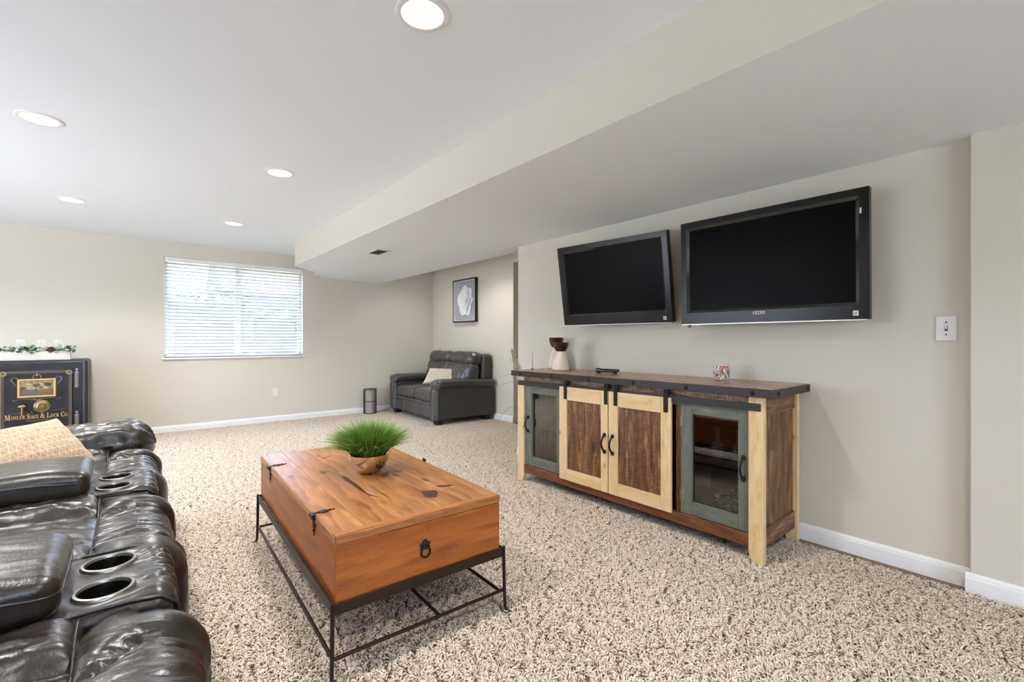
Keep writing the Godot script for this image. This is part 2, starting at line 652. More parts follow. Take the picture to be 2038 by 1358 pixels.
func build_room() -> void:
	var s := S()
	slab(s, Vector3(LEFT - 0.2, FLOOR - 0.15, BACK - 0.2), Vector3(5.4, FLOOR, REAR + 0.2))
	struct("floor", s, M.carpet_back)
	# ceiling, with the holes that the recessed lights sit in
	var c := CSGBox3D.new()
	c.name = "ceiling"
	c.size = Vector3(5.4 - LEFT, 0.16, REAR - BACK + 0.4)
	c.position = Vector3((5.4 + LEFT) * 0.5, CEIL + 0.08, (REAR + BACK) * 0.5)
	c.material = M.ceiling_paint
	for p in CANS:
		var hole := CSGCylinder3D.new()
		hole.name = "hole"
		hole.operation = CSGShape3D.OPERATION_SUBTRACTION
		hole.radius = 0.088
		hole.height = 0.2
		hole.sides = 32
		hole.position = Vector3(p.x, CEIL + 0.08, p.y) - c.position
		c.add_child(hole, true)
	add_child(c)
	c.set_meta("kind", "structure")
	# window wall
	s = S()
	var z0 := BACK - 0.16
	slab(s, Vector3(LEFT - 0.2, FLOOR, z0), Vector3(WX0, CEIL, BACK))
	slab(s, Vector3(WX1, FLOOR, z0), Vector3(5.4, CEIL, BACK))
	slab(s, Vector3(WX0, FLOOR, z0), Vector3(WX1, WY0, BACK))
	slab(s, Vector3(WX0, WY1, z0), Vector3(WX1, CEIL, BACK))
	struct("wall_back", s, M.wall_paint)
	# television wall with the pilaster at its near end
	s = S()
	slab(s, Vector3(TVW, FLOOR, -3.61), Vector3(TVW + 0.16, CEIL, -0.28))
	slab(s, Vector3(3.03, FLOOR, -0.285), Vector3(TVW + 0.16, CEIL, REAR + 0.2), 0.004)
	slab(s, Vector3(TVW + 0.1, FLOOR, -3.61), Vector3(5.4, CEIL, -3.45))
	struct("wall_right", s, M.wall_paint)
	# alcove wall, with a plain opening at its near end
	s = S()
	slab(s, Vector3(ALC, FLOOR, BACK), Vector3(ALC + 0.13, CEIL, -5.07))
	slab(s, Vector3(ALC, 2.30, -5.07), Vector3(ALC + 0.13, CEIL, -3.61))
	slab(s, Vector3(5.25, FLOOR, BACK), Vector3(5.4, CEIL, -3.45))
	struct("wall_alcove", s, M.wall_paint)
	# unseen sides of the room
	s = S()
	slab(s, Vector3(LEFT - 0.16, FLOOR, BACK), Vector3(LEFT, CEIL, -5.5))
	slab(s, Vector3(LEFT - 0.16, FLOOR, -2.5), Vector3(LEFT, CEIL, REAR))
	slab(s, Vector3(LEFT - 0.16, 2.08, -5.5), Vector3(LEFT, CEIL, -2.5))
	struct("wall_left", s, M.wall_paint)
	s = S()
	slab(s, Vector3(LEFT - 0.2, FLOOR, REAR), Vector3(-1.3, CEIL, REAR + 0.16))
	slab(s, Vector3(1.3, FLOOR, REAR), Vector3(TVW + 0.16, CEIL, REAR + 0.16))
	slab(s, Vector3(-1.3, 2.08, REAR), Vector3(1.3, CEIL, REAR + 0.16))
	struct("wall_rear", s, M.wall_paint)
	# dropped soffit: cream side, white underside
	var plan := PackedVector2Array([Vector2(1.655, REAR), Vector2(1.655, -6.37), Vector2(2.06, -6.78), Vector2(2.19, BACK), Vector2(3.255, BACK), Vector2(3.255, -3.61), Vector2(TVW, -3.61), Vector2(TVW, REAR)])
	s = S()
	s.set_smooth_group(-1)
	for k in plan.size():
		var a := plan[k]
		var b := plan[(k + 1) % plan.size()]
		var out := Vector3(b.y - a.y, 0, a.x - b.x)
		if Geometry2D.is_polygon_clockwise(plan):
			out = -out
		convex(s, [Vector3(a.x, SOFFIT, a.y), Vector3(b.x, SOFFIT, b.y), Vector3(b.x, CEIL, b.y), Vector3(a.x, CEIL, a.y)], out)
	var mesh := commit(s)
	s = S()
	s.set_smooth_group(-1)
	var ids := Geometry2D.triangulate_polygon(plan)
	for k in range(0, ids.size(), 3):
		var q := []
		for e in 3:
			var p := plan[ids[k + e]]
			q.append(Vector3(p.x, SOFFIT, p.y))
		convex(s, q, Vector3.DOWN)
	s.generate_normals()
	s.commit(mesh)
	mesh.surface_set_material(0, M.wall_paint)
	mesh.surface_set_material(1, M.ceiling_paint)
	var so := MeshInstance3D.new()
	so.name = "ceiling_soffit"
	so.mesh = mesh
	add_child(so)
	so.set_meta("kind", "structure")
	# baseboards
	baseboard("baseboard_back", Vector3(LEFT, 0, BACK), Vector3(ALC, 0, BACK), Vector3(0, 0, 1))
	baseboard("baseboard_right", Vector3(TVW, 0, -3.61), Vector3(TVW, 0, -0.285), Vector3(-1, 0, 0))
	baseboard("baseboard_pilaster", Vector3(3.03, 0, -0.30), Vector3(3.03, 0, REAR), Vector3(-1, 0, 0))
	baseboard("baseboard_alcove", Vector3(ALC, 0, BACK), Vector3(ALC, 0, -5.07), Vector3(-1, 0, 0))
	# window: frame, two sashes, panes, sill
	var w := Node3D.new()
	w.name = "window_1"
	add_child(w)
	w.set_meta("kind", "structure")
	s = S()
	var zf := BACK - 0.12
	var mid := (WX0 + WX1) * 0.5
	for x in [WX0, WX1 - 0.04]:
		slab(s, Vector3(x, WY0, zf - 0.03), Vector3(x + 0.04, WY1, zf + 0.04), 0.003)
	slab(s, Vector3(WX0, WY0, zf - 0.03), Vector3(WX1, WY0 + 0.04, zf + 0.04), 0.003)
	slab(s, Vector3(WX0, WY1 - 0.04, zf - 0.03), Vector3(WX1, WY1, zf + 0.04), 0.003)
	slab(s, Vector3(mid - 0.035, WY0, zf - 0.02), Vector3(mid + 0.035, WY1, zf + 0.03), 0.003)
	put("window_frame", s, M.trim_paint, w)
	for x in [WX0 + 0.04, mid + 0.035]:
		s = S()
		slab(s, Vector3(x, WY0 + 0.04, zf), Vector3(x + (mid - WX0 - 0.075), WY1 - 0.04, zf + 0.004))
		put("pane", s, M.window_glass, w)
	s = S()
	slab(s, Vector3(WX0 - 0.025, WY0 - 0.022, BACK - 0.10), Vector3(WX1 + 0.025, WY0, BACK + 0.03), 0.004)
	put("window_sill", s, M.trim_paint, w)
	# glazed door on the unseen left side
	w = Node3D.new()
	w.name = "door_1"
	add_child(w)
	w.set_meta("kind", "structure")
	s = S()
	for z in [-5.5, -4.04, -2.58]:
		slab(s, Vector3(LEFT - 0.12, FLOOR, z), Vector3(LEFT - 0.04, 2.08, z + 0.08), 0.003)
	slab(s, Vector3(LEFT - 0.12, 2.0, -5.5), Vector3(LEFT - 0.04, 2.08, -2.5), 0.003)
	slab(s, Vector3(LEFT - 0.12, FLOOR, -5.5), Vector3(LEFT - 0.04, 0.10, -2.5), 0.003)
	put("door_frame", s, M.trim_paint, w)
	for z in [-5.42, -3.96]:
		s = S()
		slab(s, Vector3(LEFT - 0.082, 0.10, z), Vector3(LEFT - 0.078, 2.0, z + 1.38))
		put("pane", s, M.window_glass, w)

	# glazed patio doors behind the viewer
	w = Node3D.new()
	w.name = "door_2"
	add_child(w)
	w.set_meta("kind", "structure")
	s = S()
	for x in [-1.3, -0.04, 1.22]:
		slab(s, Vector3(x, FLOOR, REAR + 0.04), Vector3(x + 0.08, 2.08, REAR + 0.12), 0.003)
	slab(s, Vector3(-1.3, 2.0, REAR + 0.04), Vector3(1.3, 2.08, REAR + 0.12), 0.003)
	slab(s, Vector3(-1.3, FLOOR, REAR + 0.04), Vector3(1.3, 0.10, REAR + 0.12), 0.003)
	put("door_frame", s, M.trim_paint, w)
	for x in [-1.22, 0.04]:
		s = S()
		slab(s, Vector3(x, 0.10, REAR + 0.078), Vector3(x + 1.18, 2.0, REAR + 0.082))
		put("pane", s, M.window_glass, w)


func baseboard(called: String, a: Vector3, b: Vector3, n: Vector3) -> void:
	var s := S()
	var d := (b - a)
	var prof := [Vector2(0.0, FLOOR), Vector2(0.014, FLOOR), Vector2(0.014, 0.058), Vector2(0.011, 0.062), Vector2(0.011, 0.068), Vector2(0.006, 0.078), Vector2(0.0, 0.082)]
	s.set_smooth_group(-1)
	for k in prof.size() - 1:
		var p: Vector2 = prof[k]
		var q: Vector2 = prof[k + 1]
		var out := n * (q.y - p.y) + Vector3.UP * (p.x - q.x)
		var A := a + n * p.x + Vector3.UP * p.y
		var D := a + n * q.x + Vector3.UP * q.y
		convex(s, [A, A + d, D + d, D], out)
	for e in [0, 1]:
		var pts := []
		for p in prof:
			pts.append(a + d * e + n * p.x + Vector3.UP * p.y)
		convex(s, pts, d * (1.0 if e == 1 else -1.0))
	struct(called, s, M.trim_paint)


func build_outside() -> void:
	var s := S()
	slab(s, Vector3(-30, 0.3, -40), Vector3(30, 0.55, BACK - 0.9))
	slab(s, Vector3(-30, -0.4, BACK - 0.9), Vector3(30, 0.35, BACK - 0.16))
	struct("ground_outside", s, M.lawn)
	s = S()
	slab(s, Vector3(-16, -0.4, BACK - 0.16), Vector3(LEFT - 0.16, -0.05, 16))
	slab(s, Vector3(LEFT - 0.16, -0.4, REAR + 0.16), Vector3(14, -0.05, 16))
	struct("patio_outside", s, M.patio)
	# neighbouring house in the right half of the view, clipped hedge in the left half
	var o := thing("neighbour_house", "grey house with horizontal siding seen through the right half of the window blind", "house", Vector3(5.0, 0.54, -17.0))
	s = S()
	for k in 11:
		box(s, Vector3(0, 0.09 + k * 0.19, 0), Vector3(5.4, 0.187, 4.0), 0.02)
	put("siding", s, M.siding, o)
	s = S()
	extrude(s, PackedVector2Array([Vector2(-2.0, 0.0), Vector2(2.0, 0.0), Vector2(0, 1.3)]), -3.0, 3.0, Transform3D(Basis(Vector3(0, 0, 1), Vector3(0, 1, 0), Vector3(-1, 0, 0)), Vector3(0, 2.08, 0)))
	put("roof", s, M.roof_shingle, o)
	var r := RandomNumberGenerator.new()
	r.seed = 99
	for e in [[Vector3(2.60, 0.54, -11.5), Vector3(0.42, 1.35, 0.4), 900, "small dark leafy shrub outside at the right edge of the window"], [Vector3(0.05, 0.54, -13.2), Vector3(2.3, 1.75, 0.6), 5200, "long clipped evergreen hedge outside behind the left half of the window"]]:
		var t := thing("shrub", e[3], "shrub", e[0])
		var d: Vector3 = e[1]
		s = S()
		s.set_smooth_group(-1)
		for k in e[2]:
			var c := Vector3(r.randf_range(-1, 1) * d.x, (0.04 + 0.96 * r.randf()) * d.y, r.randf_range(-1, 1) * d.z)
			var b := Basis.from_euler(Vector3(r.randf() * 6.0, r.randf() * 6.0, r.randf() * 6.0))
			var w := r.randf_range(0.04, 0.075)
			var g := r.randf_range(0.5, 1.2)
			convex(s, [c + b * Vector3(-w, 0, 0), c + b * Vector3(0, 0.01, -w * 0.6), c + b * Vector3(w * 1.4, 0, 0), c + b * Vector3(0, 0.01, w * 0.6)], b * Vector3.UP, [], Color(0.014 * g, 0.026 * g, 0.011 * g))
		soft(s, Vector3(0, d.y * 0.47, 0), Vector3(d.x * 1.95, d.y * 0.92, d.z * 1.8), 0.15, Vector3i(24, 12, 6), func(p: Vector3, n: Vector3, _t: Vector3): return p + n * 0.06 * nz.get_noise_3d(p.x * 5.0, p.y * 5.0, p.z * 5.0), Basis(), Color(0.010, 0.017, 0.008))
		put("foliage", s, M.leaf, t).set_meta("kind", "stuff")
		for k in 5:
			s = S()
			var x := (k - 2) * 0.4 * d.x
			tube(s, [Vector3(x, -0.05, 0), Vector3(x * 1.1, d.y * 0.5, 0.1), Vector3(x * 1.2, d.y * 0.9, 0)], 0.03, 0.008, 6)
			put("stem", s, M.bark, t)


func build_lights() -> void:
	var names := [
		"recessed ceiling light in the middle row of the ceiling, closer to the soffit",
		"large recessed ceiling light with white cone, cut by the top edge of the view",
		"recessed ceiling light with a thin grey rim at the left of the middle row",
		"small recessed ceiling light in the far row, close to the soffit corner and window",
		"small recessed ceiling light at the left of the far row, above the window wall",
		"recessed ceiling light above the near end of the recliner sofa, outside the view",
		"recessed ceiling light left of the sofa in the near row, outside the view",
		"recessed ceiling light left of the sofa in the middle row, outside the view",
		"recessed ceiling light left of the sofa in the far row, outside the view",
		"recessed ceiling light behind the viewer beside the soffit, outside the view",
		"recessed ceiling light behind the viewer away from the soffit, outside the view",
		"recessed ceiling light over the alcove in front of the loveseat, hidden by the soffit",
		"recessed ceiling light over the alcove near the window wall, hidden by the soffit"]
	for k in CANS.size():
		var p: Vector2 = CANS[k]
		var o := thing("recessed_light", names[k], "ceiling light", Vector3(p.x, CEIL, p.y), 0.0, "recessed ceiling lights")
		var s := S()
		lathe(s, [Vector2(0.082, 0.004), Vector2(0.082, -0.004), Vector2(0.098, -0.006), Vector2(0.104, -0.003), Vector2(0.104, 0.0005)], 48)
		put("trim_ring", s, M.lamp_white, o)
		s = S()
		lathe(s, [Vector2(0.056, 0.050), Vector2(0.066, 0.040), Vector2(0.076, 0.018), Vector2(0.083, -0.003)], 48)
		put("reflector", s, M.lamp_white, o)
		s = S()
		lathe(s, [Vector2(0.0, 0.047), Vector2(0.040, 0.0475), Vector2(0.057, 0.050), Vector2(0.057, 0.058), Vector2(0.0, 0.058)], 32)
		put("lens", s, M.lamp_lens, o)
		var l := SpotLight3D.new()
		l.name = "light"
		l.light_size = 0.05
		l.light_color = Color(1.0, 0.985, 0.965)
		l.light_energy = CAN_E * (0.5 if p.x > 3.0 and p.y > -6.0 else (0.22 if p.x > 3.0 else 1.0))
		l.spot_angle = 70.0
		l.spot_angle_attenuation = 0.75
		l.spot_range = 14.0
		l.spot_attenuation = 2.0
		l.shadow_enabled = true
		l.position = Vector3(0, 0.0, 0)
		l.rotation_degrees = Vector3(-90, 0, 0)
		o.add_child(l)


func build_carpet() -> void:
	# three tiles of twisted yarn tufts, laid side by side with random turns
	var tile := 0.30
	var meshes := []
	for k in 3:
		var r := RandomNumberGenerator.new()
		r.seed = 40 + k
		var s := S()
		s.set_smooth_group(0)
		var n := 42
		for a in n:
			for b in n:
				var x := (a + r.randf()) / n * tile - tile * 0.5
				var z := (b + r.randf()) / n * tile - tile * 0.5
				var lean := nz.get_noise_2d(x * 14.0 + k * 31.0, z * 14.0) * PI * 1.5 + r.randf_range(-1.1, 1.1)
				var dir := Vector3(cos(lean), 0, sin(lean))
				var side := Vector3(-dir.z, 0, dir.x)
				var len_ := r.randf_range(0.008, 0.0165)
				var hgt := r.randf_range(0.008, 0.0175)
				var w := r.randf_range(0.0019, 0.0030)
				var tone := r.randf_range(0.72, 1.10)
				var warm := r.randf()
				var col := Color(0.82, 0.72, 0.60).lerp(Color(0.64, 0.525, 0.40), warm * warm) * tone
				if r.randf() < 0.10:
					col = Color(0.40, 0.31, 0.235)
				col.a = 1.0
				var p0 := Vector3(x, -0.001, z)
				var p1 := p0 + dir * len_ * 0.35 + Vector3(0, hgt * 0.72, 0)
				var p2 := p0 + dir * len_ + Vector3(0, hgt, 0)
				var p3 := p0 + dir * len_ * 1.3 + Vector3(0, hgt * 0.86, 0)
				var rings := []
				for e in [[p0, w * 0.9], [p1, w], [p2, w]]:
					var c: Vector3 = e[0]
					var q: float = e[1]
					rings.append([c + side * q, c + Vector3(0, q * 0.9, 0) - dir * q * 0.3, c - side * q])
				for e in 2:
					for f in 2:
						tri(s, rings[e][f], rings[e][f + 1], rings[e + 1][f + 1], Vector2.ZERO, Vector2.ZERO, Vector2.ZERO, col)
						tri(s, rings[e][f], rings[e + 1][f + 1], rings[e + 1][f], Vector2.ZERO, Vector2.ZERO, Vector2.ZERO, col)
				for f in 2:
					tri(s, rings[2][f], rings[2][f + 1], p3, Vector2.ZERO, Vector2.ZERO, Vector2.ZERO, col)
		meshes.append(commit(s))
	var spots := [[], [], []]
	var r := RandomNumberGenerator.new()
	r.seed = 5
	for i in range(-8, 18):
		for j in range(0, 29):
			var x := (i + 0.5) * tile
			var z := BACK + 0.02 + (j + 0.5) * tile
			if x > ALC - 0.0 or (z > -3.55 and x > TVW + 0.05) or (x < -1.2 and z > -3.0):
				continue
			spots[r.randi() % 3].append(Transform3D(Basis(Vector3.UP, PI * 0.5 * (r.randi() % 4)), Vector3(x, FLOOR, z)))
	var root := Node3D.new()
	root.name = "shag_carpet"
	add_child(root)
	tag(root, "beige shag carpet covering the whole floor of the room", "carpet")
	root.set_meta("kind", "stuff")
	for k in 3:
		var mm := MultiMesh.new()
		mm.transform_format = MultiMesh.TRANSFORM_3D
		mm.mesh = meshes[k]
		mm.instance_count = spots[k].size()
		for e in spots[k].size():
			mm.set_instance_transform(e, spots[k][e])
		var o := MultiMeshInstance3D.new()
		o.name = "pile"
		o.multimesh = mm
		o.material_override = M.carpet_yarn
		o.set_meta("kind", "stuff")
		root.add_child(o, true)


# ---------------------------------------------------------------- recliner sofa on the left
func bump(x: float, c: float, w: float) -> float:
	var d := (x - c) / w
	return exp(-d * d)


# a sharp fold line
func fold(x: float, c: float, w: float) -> float:
	return exp(-absf(x - c) / w)


func wrinkle(p: Vector3, f: float) -> float:
	var a := nz.get_noise_3d(p.x * f, p.y * f, p.z * f * 1.6)
	var b := nz.get_noise_3d(p.x * f * 2.3 + 9.0, p.y * f * 2.3, p.z * f * 3.0)
	return (1.0 - absf(a) * 2.0) * 0.6 + (1.0 - absf(b) * 2.0) * 0.4


func build_recliner_sofa() -> void:
	var at := Vector3(-0.40, FLOOR, -2.03)
	var o := thing("recliner_sofa", "dark brown leather recliner sofa with cup holder consoles in the left foreground", "sofa", at)
	var L: Material = M.brown_leather
	var s := S()
	slab(s, Vector3(-0.50, 0.03, -1.60), Vector3(0.44, 0.34, 1.30), 0.02)
	put("base", s, M.dark_cloth, o)
	# seats: z centre and width, in the room
	var seats := [[-1.02, 0.70, 2.0], [-2.035, 0.69, 5.0], [-3.03, 0.70, 8.0]]
	for e in seats:
		var zc: float = e[0] - at.z
		var w: float = e[1]
		var ph: float = e[2]
		s = S()
		soft(s, Vector3(0.045, 0.452, zc), Vector3(0.57, 0.20, w + 0.06), 0.06, Vector3i(40, 4, 70), func(p: Vector3, n: Vector3, t: Vector3):
			var q := p
			if n.x > 0.0 and n.y > 0.0:
				q.y += (0.10 - p.y) * 0.8
			if n.y > 0.2:
				var side := smoothstep(0.48, 0.62, absf(t.z))
				q.y += n.y * (side * 0.040 - 0.02 * bump(absf(t.z), 0.52, 0.035) + 0.012 * (1.0 - t.x * t.x) * (1.0 - side))
				q.y += n.y * (0.005 + 0.012 * side) * wrinkle(p * Vector3(0.7, 1, 1) + Vector3(ph, 0, 0), 4.5)
				q.y -= 0.03 * smoothstep(-0.2, -1.0, t.x) * (1.0 - side)
				q.y -= 0.004 * n.y * bump(nz.get_noise_2d(p.x * 6.0 + ph, p.z * 9.0), 0.0, 0.12)
			return q)
		put("seat_cushion", s, L, o)
		# front roll with its gathered pleats
		var zs := []
		var r := RandomNumberGenerator.new()
		r.seed = int(ph)
		for k in 17:
			zs.append([lerpf(-0.48, 0.48, (k + 0.2 + r.randf() * 0.6) / 17.0), r.randf_range(0.004, 0.015), r.randf_range(0.018, 0.036), r.randf() * 9.0])
		s = S()
		soft(s, Vector3(0.4225, 0.308, zc), Vector3(0.215, 0.52, w + 0.012), 0.105, Vector3i(2, 28, 200), func(p: Vector3, n: Vector3, t: Vector3):
			var along := p.y * 2.0 - p.x * 3.0
			var d := 0.0
			var groove := 0.56 + 0.05 * nz.get_noise_1d(along * 2.0 + ph) - 0.16 * smoothstep(0.2, -0.9, t.x) * smoothstep(0.3, 0.9, t.y)
			d -= 0.022 * fold(absf(t.z), groove, 0.022)
			d += 0.016 * smoothstep(groove, groove + 0.12, absf(t.z))
			if absf(t.z) < groove:
				for k in zs:
					var wob: float = 0.05 * nz.get_noise_1d(along * 3.0 + k[3])
					var fade: float = 0.35 + 0.65 * clampf(0.5 + 1.2 * nz.get_noise_1d(along * 2.5 + k[3] * 3.0), 0.0, 1.0)
					d -= k[1] * fade * fold(t.z, k[0] + wob, k[2] * 1.1)
				d += 0.0025 * wrinkle(p * Vector3(1, 1, 2.5) + Vector3(ph, 3, 0), 6.0)
			else:
				d += 0.004 * wrinkle(p * Vector3(0.6, 0.6, 2.0) + Vector3(ph, 7, 0), 6.0)
			var q := p + n * d
			if n.x < 0.0:
				q.x = p.x
				if n.y > 0.0:
					q.y += (0.26 - p.y) * 0.85
			return q)
		put("footrest_panel", s, L, o)
		s = S()
		var line := []
		for k in 9:
			line.append(Vector3(0.318, 0.552 + 0.032 * smoothstep(0.5, 0.8, absf(k / 4.0 - 1.0)), zc + (k / 4.0 - 1.0) * w * 0.47))
		tube(s, line, 0.0026, -1.0, 6)
		put("piping", s, L, o)
		# backrest, out of the view to the left
		s = S()
		soft(s, Vector3(-0.33, 0.73, zc), Vector3(0.30, 0.68, w - 0.03), 0.12, Vector3i(4, 20, 20), func(p: Vector3, n: Vector3, t: Vector3):
			return p + n * (0.02 * wrinkle(p + Vector3(ph, 0, 0), 5.0)) + Vector3(-0.10 * t.y, 0, 0), Basis())
		put("backrest", s, L, o)
	# two consoles with cup holders and a padded lid each
	for cz in [-1.532, -2.535]:
		var zc: float = cz - at.z
		var cups := [Vector2(0.362, zc - 0.083), Vector2(0.357, zc + 0.083)]
		s = S()
		soft(s, Vector3(0.085, 0.325, zc), Vector3(0.82, 0.545, 0.365), 0.045, Vector3i(130, 12, 70), func(p: Vector3, n: Vector3, t: Vector3):
			var q := p
			var loc := Vector3(0.085, 0.325, zc) + p
			if n.y > 0.5:
				for c in cups:
					var d: float = Vector2(loc.x - c.x, loc.z - c.y).length()
					if d < 0.0425:
						q.y -= 0.11
						return q
					if d < 0.0535:
						q.x += (loc.x - c.x) / d * (0.0535 - d)
						q.z += (loc.z - c.y) / d * (0.0535 - d)
					q.y -= 0.006 * exp(-maxf(d - 0.063, 0.0) / 0.02)
				# pull lines that fan out in front of the holders
				var f := smoothstep(0.40, 0.44, loc.x)
				q.y += f * 0.004 * nz.get_noise_2d(loc.x * 7.0, (loc.z - zc) * 34.0 + loc.x * 5.0)
				q.y += 0.003 * nz.get_noise_2d(loc.x * 9.0 + 3.0, loc.z * 9.0)
			if n.x > 0.3:
				q += n * 0.006 * nz.get_noise_2d(loc.y * 8.0, loc.z * 40.0)
			q.x += 0.02 * smoothstep(0.1, -1.0, t.y) * smoothstep(0.9, 1.0, t.x)
			return q)
		var con := put("console", s, L, o)
		for sg in [-1.0, 1.0]:
			s = S()
			tube(s, [Vector3(-0.30, 0.590, zc + sg * 0.1775), Vector3(0.40, 0.590, zc + sg * 0.1775), Vector3(0.46, 0.582, zc + sg * 0.175), Vector3(0.49, 0.555, zc + sg * 0.172), Vector3(0.497, 0.50, zc + sg * 0.17)], 0.0045, -1.0, 6)
			put("seam_piping", s, L, con)
		for c in cups:
			var holder := Node3D.new()
			holder.name = "cup_holder"
			holder.position = Vector3(c.x, 0.594, c.y)
			o.add_child(holder, true)
			s = S()
			lathe(s, [Vector2(0.0485, -0.012), Vector2(0.0483, 0.001), Vector2(0.0500, 0.0038), Vector2(0.0555, 0.0032), Vector2(0.0585, -0.001), Vector2(0.0588, -0.012)], 40)
			put("ring", s, M.cup_ring, holder)
			s = S()
			lathe(s, [Vector2(0.0, -0.078), Vector2(0.040, -0.078), Vector2(0.0440, -0.072), Vector2(0.0484, -0.004)], 32)
			put("cup", s, M.black_plastic, holder)
		s = S()
		soft(s, Vector3(0.0375, 0.640, zc + 0.012), Vector3(0.505, 0.115, 0.335), 0.040, Vector3i(44, 6, 30), func(p: Vector3, n: Vector3, t: Vector3):
			var q := p + n * 0.0025 * nz.get_noise_3d(p.x * 6.0 + cz, p.y * 9.0, p.z * 10.0)
			if n.y > 0.0:
				q.y += n.y * (0.012 * (1.0 - t.z * t.z) - 0.014 * smoothstep(0.45, 1.0, t.x))
				q.y += n.y * 0.0025 * nz.get_noise_2d(p.x * 5.0 + cz, p.z * 40.0) * smoothstep(0.2, 0.9, t.x)
			return q)
		var lid := put("console_lid", s, L, o)
		s = S()
		tube(s, [Vector3(-0.19, 0.660, zc + 0.180), Vector3(0.10, 0.660, zc + 0.180), Vector3(0.16, 0.657, zc + 0.180), Vector3(0.22, 0.650, zc + 0.180), Vector3(0.25, 0.646, zc + 0.1795), Vector3(0.270, 0.643, zc + 0.1740), Vector3(0.284, 0.641, zc + 0.159), Vector3(0.290, 0.640, zc + 0.140), Vector3(0.290, 0.640, zc + 0.02), Vector3(0.290, 0.640, zc - 0.11)], 0.003, -1.0, 6)
		put("seam_piping", s, L, lid)
	# arms at both ends
	for zc in [-3.555, -0.53]:
		var z: float = zc - at.z
		s = S()
		soft(s, Vector3(-0.02, 0.26, z), Vector3(0.98, 0.46, 0.26), 0.05, Vector3i(20, 10, 8), func(p: Vector3, n: Vector3, t: Vector3): return p + n * 0.006 * wrinkle(p, 5.0))
		put("arm", s, L, o)
		s = S()
		soft(s, Vector3(0.0, 0.585, z), Vector3(1.04, 0.205, 0.36), 0.10, Vector3i(90, 6, 26), func(p: Vector3, n: Vector3, t: Vector3):
			var d := 0.013 * wrinkle(Vector3(p.x * 0.8, p.y * 1.6, p.z) + Vector3(1.7, 0, 0), 4.2) + 0.003 * wrinkle(p + Vector3(0, 4, 0), 14.0)
			d *= 0.4 + 0.6 * smoothstep(1.0, 0.6, absf(t.x))
			if t.x > 0.72:
				var a := atan2(p.y, p.z)
				d += 0.008 * smoothstep(0.72, 0.95, t.x) * sin(a * 15.0 + 2.0 * nz.get_noise_1d(p.x * 9.0))
			d -= 0.012 * bump(t.x, 0.02, 0.012)
			return p + n * d + Vector3(0, -0.03 * smoothstep(0.75, 1.0, t.x) + 0.035 * smoothstep(-0.3, 0.8, t.x) - 0.02, 0))
		put("armrest", s, L, o)
	# throw pillow in the far seat
	var tr := Vector3(-0.281, 0.772, -3.31)
	var br := Vector3(-0.118, 0.535, -3.205)
	var dirl := Vector3(-0.60, 0, 0.80) * 0.47
	s = corner_pillow(tr + dirl, tr, br + dirl, 0.066)
	var pil := put("throw_pillow", s, pillow_print())
	tag(pil, "beige throw pillow with a white triangle lattice print lying in the far sofa seat", "pillow")


# a filled cushion hung between three corners: top left, top right, bottom left
func corner_pillow(tl: Vector3, tr: Vector3, bl: Vector3, fat: float) -> SurfaceTool:
	var s := S()
	var x := (tr - tl) * 0.5
	var y := (tl - bl) * 0.5
	var c := bl + x + y
	var n := x.cross(y).normalized()
	for side in [1.0, -1.0]:
		grid(s, 40, 26, func(u, v):
			var a: float = u * 2.0 - 1.0
			var b: float = 1.0 - v * 2.0
			var pinch := 1.0 - 0.07 * (1.0 - b * b) * a * a
			var pinch2 := 1.0 - 0.10 * (1.0 - a * a) * b * b
			var th := fat * pow(maxf(0.0, (1.0 - a * a) * (1.0 - b * b)), 0.42)
			th += 0.004 * nz.get_noise_2d(a * 2.5 + 4.0, b * 2.5) * minf(1.0, th * 60.0)
			return c + x * a * pinch + y * b * pinch2 + n * side * th * (1.0 if side > 0.0 else 0.7), false, side > 0.0, WHITE, Vector2(1, 1))
	return s


func pillow_print() -> StandardMaterial3D:
	var n := 768
	var im := Image.create(n, n, false, Image.FORMAT_RGB8)
	var cells := 12.0
	for y in n:
		for x in n:
			# lattice of triangles: three sets of lines plus spokes inside some of them
			var u := float(x) / n * cells * 1.25
			var v := float(y) / n * cells * 0.8
			var row := floorf(v)
			var fv := v - row
			var a := u + v * 0.5
			var b := u - v * 0.5
			var d1 := absf(a - roundf(a))
			var d2 := absf(b - roundf(b))
			var d3 := minf(fv, 1.0 - fv) * 0.9
			var line := minf(minf(d1, d2), d3)
			var up: bool = (a - floorf(a)) + (b - floorf(b)) < 1.0
			var cx := (a - floorf(a)) - 0.5
			var spoke := absf(fmod(absf(cx) * 3.0 + fv * 0.6, 0.5) - 0.25) * 0.45
			var base := Color(0.72, 0.62, 0.505)
			var k := nz.get_noise_2d(floorf(a) * 3.7, floorf(b) * 5.1 + row)
			base = base.lerp(Color(0.64, 0.55, 0.45), clampf(k + 0.35, 0.0, 0.8))
			var c := base
			if line < 0.055:
				c = Color(0.84, 0.76, 0.65)
			elif up and spoke < 0.022:
				c = Color(0.80, 0.72, 0.60)
			im.set_pixel(x, y, c)
	var m := mat("pillow_print", WHITE, 0.8)
	m.albedo_texture = ImageTexture.create_from_image(im)
	m.rim_enabled = true
	m.rim = 0.3
	return m


# ---------------------------------------------------------------- barn door cabinet
# local x runs along the wall to the right of the picture, z towards the room
const CAB := Vector3(2.78, FLOOR, -1.978)


